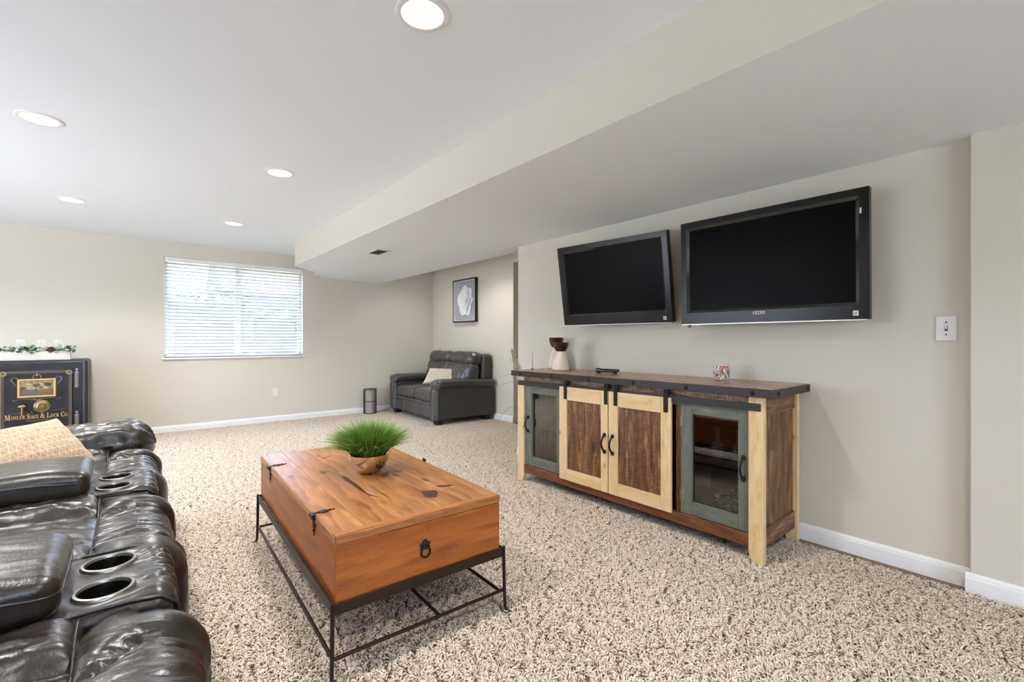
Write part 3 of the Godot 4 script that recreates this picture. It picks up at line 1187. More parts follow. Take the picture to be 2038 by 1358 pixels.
func handle(parent: Node, x: float, y: float, z: float) -> void:
	var s := S()
	var pts := []
	for k in 9:
		var t := k / 8.0
		var b := sin(t * PI)
		pts.append(Vector3(x - 0.004 * b, y + (t - 0.5) * 0.115, z + 0.012 + 0.026 * b))
	tube(s, pts, 0.0068, -1.0, 8)
	for e in [-0.0575, 0.0575]:
		box(s, Vector3(x, y + e, z + 0.007), Vector3(0.019, 0.026, 0.016), 0.005)
		ball(s, Vector3(x, y + e, z + 0.018), Vector3(0.008, 0.008, 0.006), 10, 6)
	put("handle", s, M.wrought_iron, parent)


func build_cabinet() -> void:
	var o := thing("barn_door_cabinet", "long rustic wooden media cabinet with sliding barn doors and glass end doors against the wall", "cabinet", CAB, -PI / 2)
	var F := -FLOOR
	# body shell
	var s := S()
	slab(s, Vector3(-0.91, 0.09, -0.235), Vector3(0.91, 0.87, -0.225))
	slab(s, Vector3(-0.91, 0.13, -0.23), Vector3(0.91, 0.150, 0.215))
	slab(s, Vector3(-0.91, 0.455, -0.23), Vector3(0.91, 0.478, 0.17), 0.002)
	slab(s, Vector3(-0.46, 0.15, -0.23), Vector3(-0.44, 0.87, 0.19))
	slab(s, Vector3(0.44, 0.15, -0.23), Vector3(0.458, 0.87, 0.19))
	put("carcass", s, M.cabinet_inside, o)
	# posts with bracket feet
	for sx in [-1.0, 1.0]:
		for sz in [-1.0, 1.0]:
			s = S()
			var zc: float = 0.235 if sz > 0.0 else -0.235
			var outl := PackedVector2Array([Vector2(-0.037, 0.885), Vector2(-0.037, 0.075), Vector2(-0.034, 0.05), Vector2(-0.022, 0.018), Vector2(-0.008, 0.0), Vector2(0.037, 0.0), Vector2(0.037, 0.885)])
			var xf := Transform3D(Basis(Vector3(sx, 0, 0), Vector3(0, 1, 0), Vector3(0, 0, 1)), Vector3(sx * 0.941, 0, zc))
			extrude_wood(s, outl, -0.018, 0.018, xf)
			put("post", s, M.cream_paint, o)
		# side: rails and planks between the posts
		s = S()
		slab(s, Vector3(sx * 0.953 - 0.012, 0.785, -0.22), Vector3(sx * 0.953 + 0.012, 0.885, 0.22), 0.002)
		put("side_rail", s, M.dark_plank, o)
		s = S()
		slab(s, Vector3(sx * 0.953 - 0.012, 0.085, -0.22), Vector3(sx * 0.953 + 0.012, 0.185, 0.22), 0.002)
		put("side_rail", s, M.dark_plank, o)
		for k in 4:
			s = S()
			var tint: Color = [Color(1.15, 0.95, 0.7), Color(0.85, 0.88, 0.75), Color(0.70, 0.74, 0.64), Color(1.35, 0.82, 0.52)][k]
			var z0 := 0.217 - k * 0.1085
			slab(s, Vector3(sx * 0.948 - 0.008, 0.18, z0 - 0.107), Vector3(sx * 0.948 + 0.008, 0.79, z0), 0.002, tint)
			put("side_plank", s, M.dark_plank, o)
	# bottom rail, frieze boards, divider stiles
	s = S()
	slab(s, Vector3(-0.905, 0.085, 0.222), Vector3(0.905, 0.152, 0.248), 0.003)
	put("bottom_rail", s, M.red_plank, o)
	s = S()
	slab(s, Vector3(-0.905, 0.795, 0.213), Vector3(0.905, 0.885, 0.235), 0.002)
	put("frieze_board", s, M.weathered_plank, o)
	for x in [-0.49, 0.49]:
		s = S()
		slab(s, Vector3(x - 0.027, 0.145, 0.200), Vector3(x + 0.027, 0.80, 0.222), 0.002)
		put("stile", s, M.red_plank, o)
	# top: planks in an iron band with round bolts
	var top := Node3D.new()
	top.name = "top"
	o.add_child(top)
	for k in 5:
		s = S()
		var z0 := -0.255 + k * 0.106
		slab(s, Vector3(-1.028, 0.886, z0), Vector3(1.028, 0.932 + 0.001 * (k % 2), z0 + 0.1052), 0.002, [Color(0.9, 0.9, 0.9), Color(1.05, 1, 0.95), Color(0.85, 0.85, 0.88), Color(1.1, 1.05, 1.0), Color(0.95, 0.9, 0.85)][k])
		put("plank", s, M.top_plank, top)
	s = S()
	slab(s, Vector3(-1.034, 0.886, 0.274), Vector3(1.034, 0.930, 0.281), 0.0015)
	slab(s, Vector3(1.028, 0.886, -0.255), Vector3(1.034, 0.930, 0.275), 0.0015)
	slab(s, Vector3(-1.034, 0.886, -0.255), Vector3(-1.028, 0.930, 0.275), 0.0015)
	put("iron_band", s, M.band_iron, top)
	for x in [-0.92, -0.553, -0.18, 0.196, 0.564, 0.935]:
		s = S()
		ball(s, Vector3(x, 0.908, 0.281), Vector3(0.0125, 0.0125, 0.008), 14, 8)
		put("bolt", s, M.wrought_iron, top)
	for sx in [-1.0, 1.0]:
		for z in [0.205, -0.215]:
			s = S()
			ball(s, Vector3(sx * 1.034, 0.908, z), Vector3(0.008, 0.0125, 0.0125), 14, 8)
			put("bolt", s, M.wrought_iron, top)
	# rail of the sliding doors
	s = S()
	slab(s, Vector3(-0.968, 0.812, 0.256), Vector3(0.968, 0.852, 0.262), 0.0015)
	for x in [-0.945, -0.62, -0.29, 0.0, 0.29, 0.62, 0.945]:
		ball(s, Vector3(x, 0.832, 0.262), Vector3(0.005, 0.005, 0.003), 8, 6)
	put("door_rail", s, M.band_iron, o)
	# glass doors at the ends
	for sx in [-1.0, 1.0]:
		var d := Node3D.new()
		d.name = "glass_door"
		o.add_child(d, true)
		var x0 := -0.904 if sx < 0.0 else 0.505
		var x1 := -0.470 if sx < 0.0 else 0.904
		var g0 := -0.822 if sx < 0.0 else 0.573
		var g1 := -0.535 if sx < 0.0 else 0.842
		s = S()
		slab(s, Vector3(x0, 0.155, 0.214), Vector3(g0, 0.822, 0.238), 0.002)
		put("stile", s, M.teal_paint, d)
		s = S()
		slab(s, Vector3(g1, 0.155, 0.214), Vector3(x1, 0.822, 0.238), 0.002)
		put("stile", s, M.teal_paint, d)
		s = S()
		slab(s, Vector3(g0, 0.750, 0.2145), Vector3(g1, 0.822, 0.2375), 0.002)
		put("rail", s, M.teal_paint, d)
		s = S()
		slab(s, Vector3(g0, 0.155, 0.2145), Vector3(g1, 0.232, 0.2375), 0.002)
		put("rail", s, M.teal_paint, d)
		s = S()
		slab(s, Vector3(g0 - 0.008, 0.224, 0.2155), Vector3(g1 + 0.008, 0.758, 0.2185))
		put("pane", s, M.cabinet_glass, d)
		handle(d, -0.858 if sx < 0.0 else 0.873, 0.495, 0.238)
	for y in [0.26, 0.70]:
		s = S()
		slab(s, Vector3(0.500, y - 0.03, 0.222), Vector3(0.512, y + 0.03, 0.241), 0.002)
		put("hinge", s, M.brass, o)
	# two sliding doors
	for k in 2:
		var d := Node3D.new()
		d.name = "barn_door"
		o.add_child(d, true)
		var x0: float = [-0.474, -0.008][k]
		var x1: float = [-0.016, 0.459][k]
		var p0: float = [-0.398, 0.066][k]
		var p1: float = [-0.076, 0.390][k]
		for q in [[x0, p0], [p1, x1]]:
			s = S()
			slab(s, Vector3(q[0], 0.142, 0.252), Vector3(q[1], 0.836, 0.272), 0.002)
			put("stile", s, M.cream_paint, d)
		for q in [[0.738, 0.836], [0.142, 0.226]]:
			s = S()
			slab(s, Vector3(p0, q[0], 0.2525), Vector3(p1, q[1], 0.2715), 0.002)
			put("rail", s, M.cream_paint, d)
		for e in 4:
			s = S()
			var w := (p1 - p0) / 4.0
			var tint: Color = [Color(0.95, 0.95, 1.0), Color(1.05, 1.0, 0.95), Color(0.82, 0.80, 0.80), Color(1.0, 0.92, 0.85)][(e + k) % 4]
			slab(s, Vector3(p0 + e * w, 0.220, 0.254), Vector3(p0 + e * w + w - 0.0006, 0.742, 0.262 + 0.0006 * ((e + k) % 2)), 0.0012, tint)
			put("plank", s, M.dark_plank, d)
		var hx: Array = [[-0.409, -0.030], [0.052, 0.427]][k]
		for x in hx:
			s = S()
			slab(s, Vector3(x - 0.0155, 0.745, 0.2725), Vector3(x + 0.0155, 0.880, 0.2775), 0.003)
			slab(s, Vector3(x - 0.0155, 0.868, 0.262), Vector3(x + 0.0155, 0.880, 0.274), 0.003)
			for y in [0.757, 0.785, 0.862]:
				ball(s, Vector3(x, y, 0.2775), Vector3(0.0055, 0.0055, 0.004), 10, 6)
			lathe(s, [Vector2(0.0, -0.006), Vector2(0.020, -0.006), Vector2(0.021, 0.0), Vector2(0.020, 0.006), Vector2(0.0, 0.006)], 20, Vector3(x + 0.004, 0.871, 0.264), Basis(Vector3.RIGHT, PI / 2))
			put("hanger", s, M.wrought_iron, d)
		handle(d, [-0.037, 0.031][k], 0.480, 0.272)


# like extrude, with texture u along y so that the grain runs up a post
func extrude_wood(s: SurfaceTool, outline: PackedVector2Array, z0: float, z1: float, xf: Transform3D) -> void:
	s.set_smooth_group(-1)
	var off := Vector2(rng.randf() * 5.0, rng.randf() * 5.0)
	var ids := Geometry2D.triangulate_polygon(outline)
	for k in range(0, ids.size(), 3):
		for z in [z0, z1]:
			var q := []
			var uv := []
			for e in 3:
				var p := outline[ids[k + e]]
				q.append(xf * Vector3(p.x, p.y, z))
				uv.append(Vector2(p.y, p.x) + off)
			convex(s, q, xf.basis * Vector3(0, 0, 1 if z == z1 else -1), uv)
	var ccw := not Geometry2D.is_polygon_clockwise(outline)
	for k in outline.size():
		var a: Vector2 = outline[k]
		var b: Vector2 = outline[(k + 1) % outline.size()]
		var out := Vector3(b.y - a.y, a.x - b.x, 0) * (1.0 if ccw else -1.0)
		convex(s, [xf * Vector3(a.x, a.y, z0), xf * Vector3(b.x, b.y, z0), xf * Vector3(b.x, b.y, z1), xf * Vector3(a.x, a.y, z1)], xf.basis * out, [Vector2(a.y, z0) + off, Vector2(b.y, z0) + off, Vector2(b.y, z1) + off, Vector2(a.y, z1) + off])


func build_cabinet_things() -> void:
	var y := FLOOR + 0.933
	# two hourglass vases
	var prof := [Vector2(0.0, 0.0), Vector2(0.066, 0.0), Vector2(0.0735, 0.006), Vector2(0.072, 0.03), Vector2(0.062, 0.075), Vector2(0.049, 0.115), Vector2(0.038, 0.145), Vector2(0.0345, 0.158)]
	var cup := [Vector2(0.0345, 0.158), Vector2(0.042, 0.164), Vector2(0.052, 0.177), Vector2(0.060, 0.196), Vector2(0.0650, 0.218), Vector2(0.0672, 0.233), Vector2(0.0640, 0.2345), Vector2(0.057, 0.200), Vector2(0.036, 0.170), Vector2(0.0, 0.162)]
	var spots := [[Vector3(2.805, y, -2.722), 1.0, "shorter hourglass vase with cream base and maroon cup standing in front of its pair"], [Vector3(2.955, y, -2.925), 1.06, "taller hourglass vase with maroon cup standing behind the shorter one on the cabinet"]]
	for e in spots:
		var o := thing("hourglass_vase", e[2], "vase", e[0], 0.0, "hourglass vases on the cabinet")
		var k: float = e[1]
		var a := []
		for p in prof:
			a.append(Vector2(p.x, p.y * (1.18 if k > 1.0 else 1.0)))
		var b := []
		for p in cup:
			b.append(Vector2(p.x, p.y * (1.18 if k > 1.0 else 1.0)))
		var s := S()
		lathe(s, a, 40)
		put("base", s, M.cream_glaze, o)
		s = S()
		lathe(s, b, 40)
		put("cup", s, M.maroon_glaze, o)
	# remote control: a fat-nosed black handset propped at its thin end
	var o := thing("remote_control", "black remote control lying on the cabinet top between vases and candle jar", "remote control", Vector3(2.80, y, -2.225), deg_to_rad(194))
	var s := S()
	soft(s, Vector3(0, 0.019, 0), Vector3(0.046, 0.022, 0.185), 0.009, Vector3i(4, 2, 14), func(p: Vector3, n: Vector3, t: Vector3):
		return Vector3(p.x * (1.0 - 0.22 * smoothstep(-0.2, 1.0, -t.z)), p.y * (1.0 + 0.55 * smoothstep(0.2, 1.0, t.z)) + 0.004 * t.z * t.z, p.z))
	put("body", s, M.black_plastic, o)
	s = S()
	for i in 3:
		for j in 7:
			box(s, Vector3(-0.012 + i * 0.012, 0.0315, -0.07 + j * 0.02), Vector3(0.008, 0.004, 0.011), 0.0012)
	put("buttons", s, M.dark_hole, o)
	s = S()
	box(s, Vector3(0, 0.004, -0.055), Vector3(0.030, 0.010, 0.03), 0.002)
	box(s, Vector3(0, 0.003, 0.075), Vector3(0.030, 0.008, 0.02), 0.002)
	put("battery_cover", s, M.black_plastic, o)
	# candle jar with red candle and a painted leaf pattern
	o = thing("candle_jar", "glass candle jar with red filling and cream leaves on the cabinet top at right", "candle", Vector3(2.90, y, -1.398))
	s = S()
	lathe(s, [Vector2(0.0, 0.003), Vector2(0.044, 0.003), Vector2(0.0475, 0.008), Vector2(0.0475, 0.103), Vector2(0.0460, 0.105), Vector2(0.0447, 0.103), Vector2(0.0447, 0.012), Vector2(0.0, 0.010)], 40)
	put("jar", s, M.clear_glass, o)
	s = S()
	lathe(s, [Vector2(0.0, 0.012), Vector2(0.038, 0.012), Vector2(0.038, 0.082), Vector2(0.036, 0.085), Vector2(0.0, 0.084)], 32)
	put("candle", s, mat("red_wax", Color(0.72, 0.10, 0.09), 0.4), o)
	var lr := RandomNumberGenerator.new()
	lr.seed = 12
	for kind in 2:
		s = S()
		for k in 110:
			if (k % 3 == 0) != (kind == 1):
				continue
			var a := lr.randf() * TAU
			var yy := lr.randf_range(0.014, 0.078)
			var tilt := lr.randf_range(-1.1, 1.1)
			var ln := lr.randf_range(0.012, 0.022)
			var ring := []
			for e in 8:
				var q := TAU * e / 8.0
				var lx := cos(q) * ln
				var ly := sin(q) * 0.0034
				var px := lx * sin(tilt) + ly * cos(tilt)
				var py := lx * cos(tilt) - ly * sin(tilt)
				ring.append([a + px / 0.0482, yy + py])
			var pts := []
			for e in ring:
				pts.append(Vector3(cos(e[0]) * 0.0482, e[1], sin(e[0]) * 0.0482))
			s.set_smooth_group(-1)
			convex(s, pts, Vector3(cos(a), 0, sin(a)))
		put("leaf_pattern", s, mat("leaf_cream", Color(0.90, 0.87, 0.80), 0.4) if kind == 0 else mat("leaf_olive", Color(0.55, 0.50, 0.32), 0.4), o).set_meta("kind", "stuff")
	# thin rod at the left end
	s = S()
	tube(s, [Vector3(0, 0, 0), Vector3(0, 0.155, 0)], 0.0022, 0.0015, 6)
	lathe(s, [Vector2(0, 0), Vector2(0.012, 0.0), Vector2(0.012, 0.006), Vector2(0.003, 0.010), Vector2(0.0, 0.010)], 16)
	var rod := put("antenna", s, M.band_iron)
	rod.position = Vector3(2.70, y, -2.965)
	tag(rod, "thin upright grey rod antenna at the left end of the cabinet top", "antenna")
	# inside the right glass door: two bottles on the shelf
	for k in 2:
		o = thing("glass_bottle", ["clear decanter bottle on the shelf behind the right glass door, left of two", "clear decanter bottle on the shelf behind the right glass door, nearer the handle"][k], "bottle", Vector3(2.66, FLOOR + 0.479, [-1.305, -1.185][k]), 0.0, "bottles inside the cabinet")
		s = S()
		lathe(s, [Vector2(0, 0.002), Vector2(0.036, 0.002), Vector2(0.040, 0.008), Vector2(0.040, 0.085), Vector2(0.030, 0.105), Vector2(0.013, 0.118), Vector2(0.012, 0.150), Vector2(0.017, 0.153), Vector2(0.017, 0.158), Vector2(0.0, 0.158)], 24)
		put("body", s, M.clear_glass, o)
		s = S()
		lathe(s, [Vector2(0, 0.158), Vector2(0.009, 0.160), Vector2(0.018, 0.176), Vector2(0.014, 0.194), Vector2(0.0, 0.198)], 20)
		put("stopper", s, M.clear_glass, o)
	# a sprig of pale leaves and a blue box below them
	o = thing("artificial_greenery", "pale green leafy sprigs low behind the right glass door of the cabinet", "plant", Vector3(2.72, FLOOR + 0.151, -1.27))
	s = S()
	for k in 90:
		var a := lr.randf() * TAU
		var rr := sqrt(lr.randf()) * 0.085
		var c := Vector3(cos(a) * rr, 0.02 + lr.randf() * 0.11, sin(a) * rr)
		var b := Basis.from_euler(Vector3(lr.randf() * 6.0, lr.randf() * 6.0, 0))
		s.set_smooth_group(-1)
		var g := lr.randf_range(0.7, 1.1)
		convex(s, [c + b * Vector3(-0.012, 0, 0), c + b * Vector3(0, 0.002, -0.009), c + b * Vector3(0.015, 0, 0), c + b * Vector3(0, 0.002, 0.009)], b * Vector3.UP, [], Color(0.42 * g, 0.48 * g, 0.22 * g))
	for k in 6:
		var a := TAU * k / 6.0
		tube(s, [Vector3(0, 0, 0), Vector3(cos(a) * 0.05, 0.08, sin(a) * 0.05)], 0.002, 0.001, 5, Color(0.10, 0.14, 0.06))
	put("leaves", s, M.leaf, o)
	s = S()
	box(s, Vector3(0, 0.05, 0), Vector3(0.05, 0.098, 0.012), 0.001)
	var bk := put("blue_case", s, mat("blue_card", Color(0.12, 0.30, 0.47), 0.4))
	bk.position = Vector3(2.66, FLOOR + 0.150, -1.155)
	tag(bk, "narrow blue case standing at the right edge behind the right glass door", "case")
	# left glass door: a posy of pink flowers
	o = thing("pink_flowers", "small posy of pink flowers behind the left glass door of the cabinet", "flowers", Vector3(2.70, FLOOR + 0.479, -2.62))
	s = S()
	for k in 5:
		tube(s, [Vector3(0, 0, 0), Vector3(0.02 * cos(k * 1.3), 0.05 + 0.01 * k, 0.02 * sin(k * 1.3) + (k - 2) * 0.02)], 0.0018, 0.0015, 5)
	put("stems", s, mat("stem_green", Color(0.20, 0.28, 0.12), 0.7), o)
	s = S()
	for k in 5:
		var c := Vector3(0.02 * cos(k * 1.3), 0.055 + 0.01 * k, 0.02 * sin(k * 1.3) + (k - 2) * 0.02)
		for e in 6:
			var a := TAU * e / 6.0
			ball(s, c + Vector3(cos(a) * 0.009, 0.004, sin(a) * 0.009), Vector3(0.008, 0.004, 0.008), 8, 5)
	put("blossoms", s, mat("pink_petal", Color(0.80, 0.38, 0.52), 0.7), o)


# ---------------------------------------------------------------- trunk coffee table
const TBL := Vector3(0.915, FLOOR, -2.278)
const TBL_TURN := -0.035


func build_trunk_table() -> void:
	var o := thing("trunk_coffee_table", "honey brown wooden trunk coffee table on a thin iron stand amid the carpet", "coffee table", TBL, TBL_TURN)
	var hx := 0.347
	var hz := 0.695
	# chest sides
	for e in [[Vector3(-hx, 0.275, -hz), Vector3(-hx + 0.02, 0.478, hz)], [Vector3(hx - 0.02, 0.275, -hz), Vector3(hx, 0.478, hz)], [Vector3(-hx, 0.275, hz - 0.02), Vector3(hx, 0.478, hz + 0.002)], [Vector3(-hx, 0.275, -hz), Vector3(hx, 0.478, -hz + 0.02)]]:
		var s := S()
		slab(s, e[0], e[1], 0.003)
		put("side_board", s, M.trunk_side, o)
	var s := S()
	slab(s, Vector3(-hx + 0.01, 0.272, -hz + 0.01), Vector3(hx - 0.01, 0.284, hz - 0.01))
	put("bottom", s, M.trunk_side, o)
	# lid of boards with darker inlaid repairs
	var lid := Node3D.new()
	lid.name = "lid"
	o.add_child(lid)
	s = S()
	slab(s, Vector3(-hx - 0.002, 0.4795, -hz - 0.002), Vector3(hx + 0.002, 0.5105, hz + 0.004), 0.004, Color(0.95, 0.9, 0.85))
	put("edge", s, M.trunk_top, lid)
	var edges := [-0.345, -0.235, -0.105, 0.02, 0.135, 0.25, 0.345]
	for k in 6:
		s = S()
		slab(s, Vector3(edges[k] + 0.0004, 0.49, -hz + 0.002), Vector3(edges[k + 1] - 0.0004, 0.5122 + 0.0003 * (k % 2), hz - 0.028), 0.0008, [Color(1.0, 0.97, 0.93), Color(0.92, 0.88, 0.84), Color(1.06, 1.0, 0.95), Color(0.90, 0.86, 0.82), Color(0.97, 0.95, 0.92), Color(0.90, 0.87, 0.85)][k])
		put("plank", s, M.trunk_top, lid)
	s = S()
	slab(s, Vector3(-hx, 0.49, hz - 0.0275), Vector3(hx, 0.5124, hz + 0.002), 0.0008, Color(1.0, 0.9, 0.8))
	put("end_strip", s, M.trunk_top, lid)
	var shapes := [
		[[-0.105, -0.02], [-0.090, 0.03], [-0.092, 0.20], [-0.100, 0.33], [-0.093, 0.36], [-0.068, 0.43], [-0.105, 0.36], [-0.112, 0.28], [-0.116, 0.06]],
		[[0.10, 0.44], [0.155, 0.475], [0.152, 0.505], [0.115, 0.56], [0.075, 0.53]],
		[[0.185, 0.42], [0.25, 0.445], [0.262, 0.462], [0.225, 0.46], [0.192, 0.445]],
		[[0.05, 0.10], [0.10, 0.055], [0.115, 0.062], [0.072, 0.145], [0.045, 0.135]],
		[[0.125, 0.075], [0.172, 0.09], [0.172, 0.10], [0.128, 0.088]],
		[[-0.20, -0.10], [-0.155, -0.125], [-0.125, -0.128], [-0.165, -0.108]],
		[[-0.09, -0.42], [-0.02, -0.455], [-0.03, -0.44], [-0.085, -0.408]],
		[[0.20, -0.30], [0.265, -0.28], [0.258, -0.268], [0.205, -0.288]]]
	for q in shapes:
		var pl := PackedVector2Array()
		for p in q:
			pl.append(Vector2(p[0], p[1]))
		s = S()
		extrude(s, pl, 0.5105, 0.5129, Transform3D(Basis(Vector3(1, 0, 0), Vector3(0, 0, 1), Vector3(0, 1, 0)), Vector3.ZERO))
		put("inlay", s, M.dark_inlay, lid)
	# strap hinges wrap the left edge
	for z in [0.435, -0.415]:
		s = S()
		for a in [[0.0, 0.5155, Vector3.ZERO], [1.0, 0, Vector3.ZERO]]:
			var top: bool = a[0] == 0.0
			var leafp := PackedVector2Array([Vector2(0.0, -0.006), Vector2(0.022, -0.007), Vector2(0.03, -0.017), Vector2(0.048, -0.012), Vector2(0.052, -0.005), Vector2(0.078, 0.0), Vector2(0.052, 0.005), Vector2(0.048, 0.012), Vector2(0.03, 0.017), Vector2(0.022, 0.007), Vector2(0.0, 0.006)])
			var xf := Transform3D(Basis(Vector3(1, 0, 0), Vector3(0, 0, 1), Vector3(0, 1, 0)), Vector3(-hx, 0.5125, z)) if top else Transform3D(Basis(Vector3(0, -1, 0), Vector3(0, 0, 1), Vector3(-1, 0, 0)), Vector3(-hx - 0.001, 0.505, z))
			extrude(s, leafp, 0.0, 0.003, xf)
			for d in [0.016, 0.038, 0.056]:
				ball(s, xf * Vector3(d, 0.004 if d < 0.05 else 0.0, 0.003), Vector3(0.004, 0.004, 0.004), 8, 6)
		tube(s, [Vector3(-hx - 0.008, 0.505, z - 0.017), Vector3(-hx - 0.008, 0.505, z + 0.017)], 0.0085, -1.0, 10)
		put("hinge", s, M.wrought_iron, o)
	s = S()
	box(s, Vector3(hx + 0.004, 0.500, -0.02), Vector3(0.006, 0.05, 0.03), 0.002)
	ball(s, Vector3(hx + 0.008, 0.514, -0.02), Vector3(0.008, 0.008, 0.010), 10, 6)
	put("hasp", s, M.wrought_iron, o)
	# ring pull on the near end
	s = S()
	var px := -0.010
	var zf := hz + 0.003
	for e in [[0.0, 0.402, 0.010, 0.013], [-0.013, 0.395, 0.010, 0.008], [0.013, 0.395, 0.010, 0.008], [-0.014, 0.382, 0.008, 0.007], [0.014, 0.382, 0.008, 0.007], [0.0, 0.388, 0.011, 0.014]]:
		ball(s, Vector3(px + e[0], e[1], zf), Vector3(e[2], e[3], 0.004), 10, 6)
	var ring := []
	for k in 21:
		var a := TAU * k / 20.0
		ring.append(Vector3(px + 0.0185 * sin(a), 0.366 + 0.0185 * cos(a), zf + 0.008))
	tube(s, ring, 0.0038, -1.0, 8)
	ball(s, Vector3(px, 0.384, zf + 0.008), Vector3(0.006, 0.006, 0.006), 8, 6)
	put("ring_pull", s, M.wrought_iron, o)
	# iron stand
	var fx := 0.358
	var fz := 0.706
	s = S()
	for sg in [-1.0, 1.0]:
		slab(s, Vector3(sg * fx - 0.003, 0.247, -fz), Vector3(sg * fx + 0.003, 0.285, fz), 0.001)
		slab(s, Vector3(-fx, 0.247, sg * fz - 0.003), Vector3(fx, 0.285, sg * fz + 0.003), 0.001)
		slab(s, Vector3(sg * fx - sg * 0.028 - 0.014, 0.2655, -fz), Vector3(sg * fx - sg * 0.014 + 0.014, 0.2705, fz))
		slab(s, Vector3(-fx, 0.2655, sg * (fz - 0.014) - 0.014), Vector3(fx, 0.2705, sg * (fz - 0.014) + 0.014))
	put("frame", s, M.table_iron, o)
	for sx in [-1.0, 1.0]:
		for sz in [-1.0, 1.0]:
			s = S()
			var c := Vector3(sx * (fx + 0.002), 0, sz * (fz + 0.002))
			var d := Vector3(sx, 0, sz).normalized()
			tube(s, [c + Vector3(0, 0.288, 0), c + Vector3(0, 0.10, 0) + d * 0.004, c + Vector3(0, 0.03, 0) + d * 0.007, c + Vector3(0, 0.014, 0) + d * 0.014, c + Vector3(0, 0.0075, 0) + d * 0.028, c + Vector3(0, 0.0055, 0) + d * 0.040], 0.0075, 0.0055, 8)
			put("leg", s, M.table_iron, o)
	var yr := 0.100
	for e in [[Vector3(-fx, yr, -fz), Vector3(-fx, yr, fz)], [Vector3(fx - 0.015, yr, -fz), Vector3(fx - 0.015, yr, fz)], [Vector3(-fx, yr, fz), Vector3(fx, yr, fz)], [Vector3(-fx, yr, -fz), Vector3(fx, yr, -fz)], [Vector3(0.05, yr, -fz), Vector3(0.05, yr, fz)]]:
		s = S()
		tube(s, [e[0], (e[0] + e[1]) * 0.5, e[1]], 0.0068, -1.0, 8)
		put("stretcher", s, M.table_iron, o)


func build_bowl_of_grass() -> void:
	var o := thing("potted_grass", "polished copper silver bowl of bright green artificial grass standing on the trunk table", "potted grass", Vector3(0.942, FLOOR + 0.5135, -2.262))
	var s := S()
	var prof := [Vector2(0.0, 0.0), Vector2(0.040, 0.0), Vector2(0.046, 0.002), Vector2(0.062, 0.014), Vector2(0.078, 0.034), Vector2(0.090, 0.060), Vector2(0.0965, 0.088), Vector2(0.0975, 0.096), Vector2(0.0955, 0.097), Vector2(0.0945, 0.090), Vector2(0.087, 0.062), Vector2(0.075, 0.045), Vector2(0.0, 0.045)]
	lathe(s, prof, 64)
	put("bowl", s, M.polished_bowl, o)
	s = S()
	lathe(s, [Vector2(0.088, 0.074), Vector2(0.05, 0.084), Vector2(0.0, 0.088)], 32)
	put("soil", s, mat("moss", Color(0.12, 0.13, 0.05), 0.95), o)
	var r := RandomNumberGenerator.new()
	r.seed = 77
	s = S()
	s.set_smooth_group(0)
	for k in 1700:
		var a := r.randf() * TAU
		var q := sqrt(r.randf())
		var root := Vector3(cos(a) * q * 0.072, 0.078, sin(a) * q * 0.072)
		var out := Vector3(cos(a), 0, sin(a)).rotated(Vector3.UP, r.randf_range(-0.35, 0.35))
		var lean := (0.04 + q * 0.80) * r.randf_range(0.7, 1.12)
		var ln := r.randf_range(0.145, 0.212)
		var w := r.randf_range(0.0018, 0.0032)
		var side := Vector3(-out.z, 0, out.x).rotated(out, r.randf_range(-0.9, 0.9))
		var g := r.randf_range(0.55, 1.15)
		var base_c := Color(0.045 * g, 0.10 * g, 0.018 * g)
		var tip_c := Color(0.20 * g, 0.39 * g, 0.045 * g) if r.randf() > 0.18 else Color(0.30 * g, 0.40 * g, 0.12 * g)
		var prev := []
		for e in 4:
			var t := e / 3.0
			var ang := lean * (0.55 + 0.75 * t)
			var p := root + (out * sin(ang) + Vector3.UP * cos(ang)) * ln * t
			var wd := w * (1.0 - 0.25 * t) if e < 3 else 0.0002
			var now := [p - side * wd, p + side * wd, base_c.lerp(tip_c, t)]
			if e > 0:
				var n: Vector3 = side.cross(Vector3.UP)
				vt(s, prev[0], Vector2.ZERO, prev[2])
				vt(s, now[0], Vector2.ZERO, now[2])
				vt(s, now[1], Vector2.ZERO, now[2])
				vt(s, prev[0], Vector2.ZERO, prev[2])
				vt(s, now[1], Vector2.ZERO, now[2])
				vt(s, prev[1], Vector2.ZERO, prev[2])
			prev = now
	put("grass_blades", s, M.grass_blade, o).set_meta("kind", "stuff")


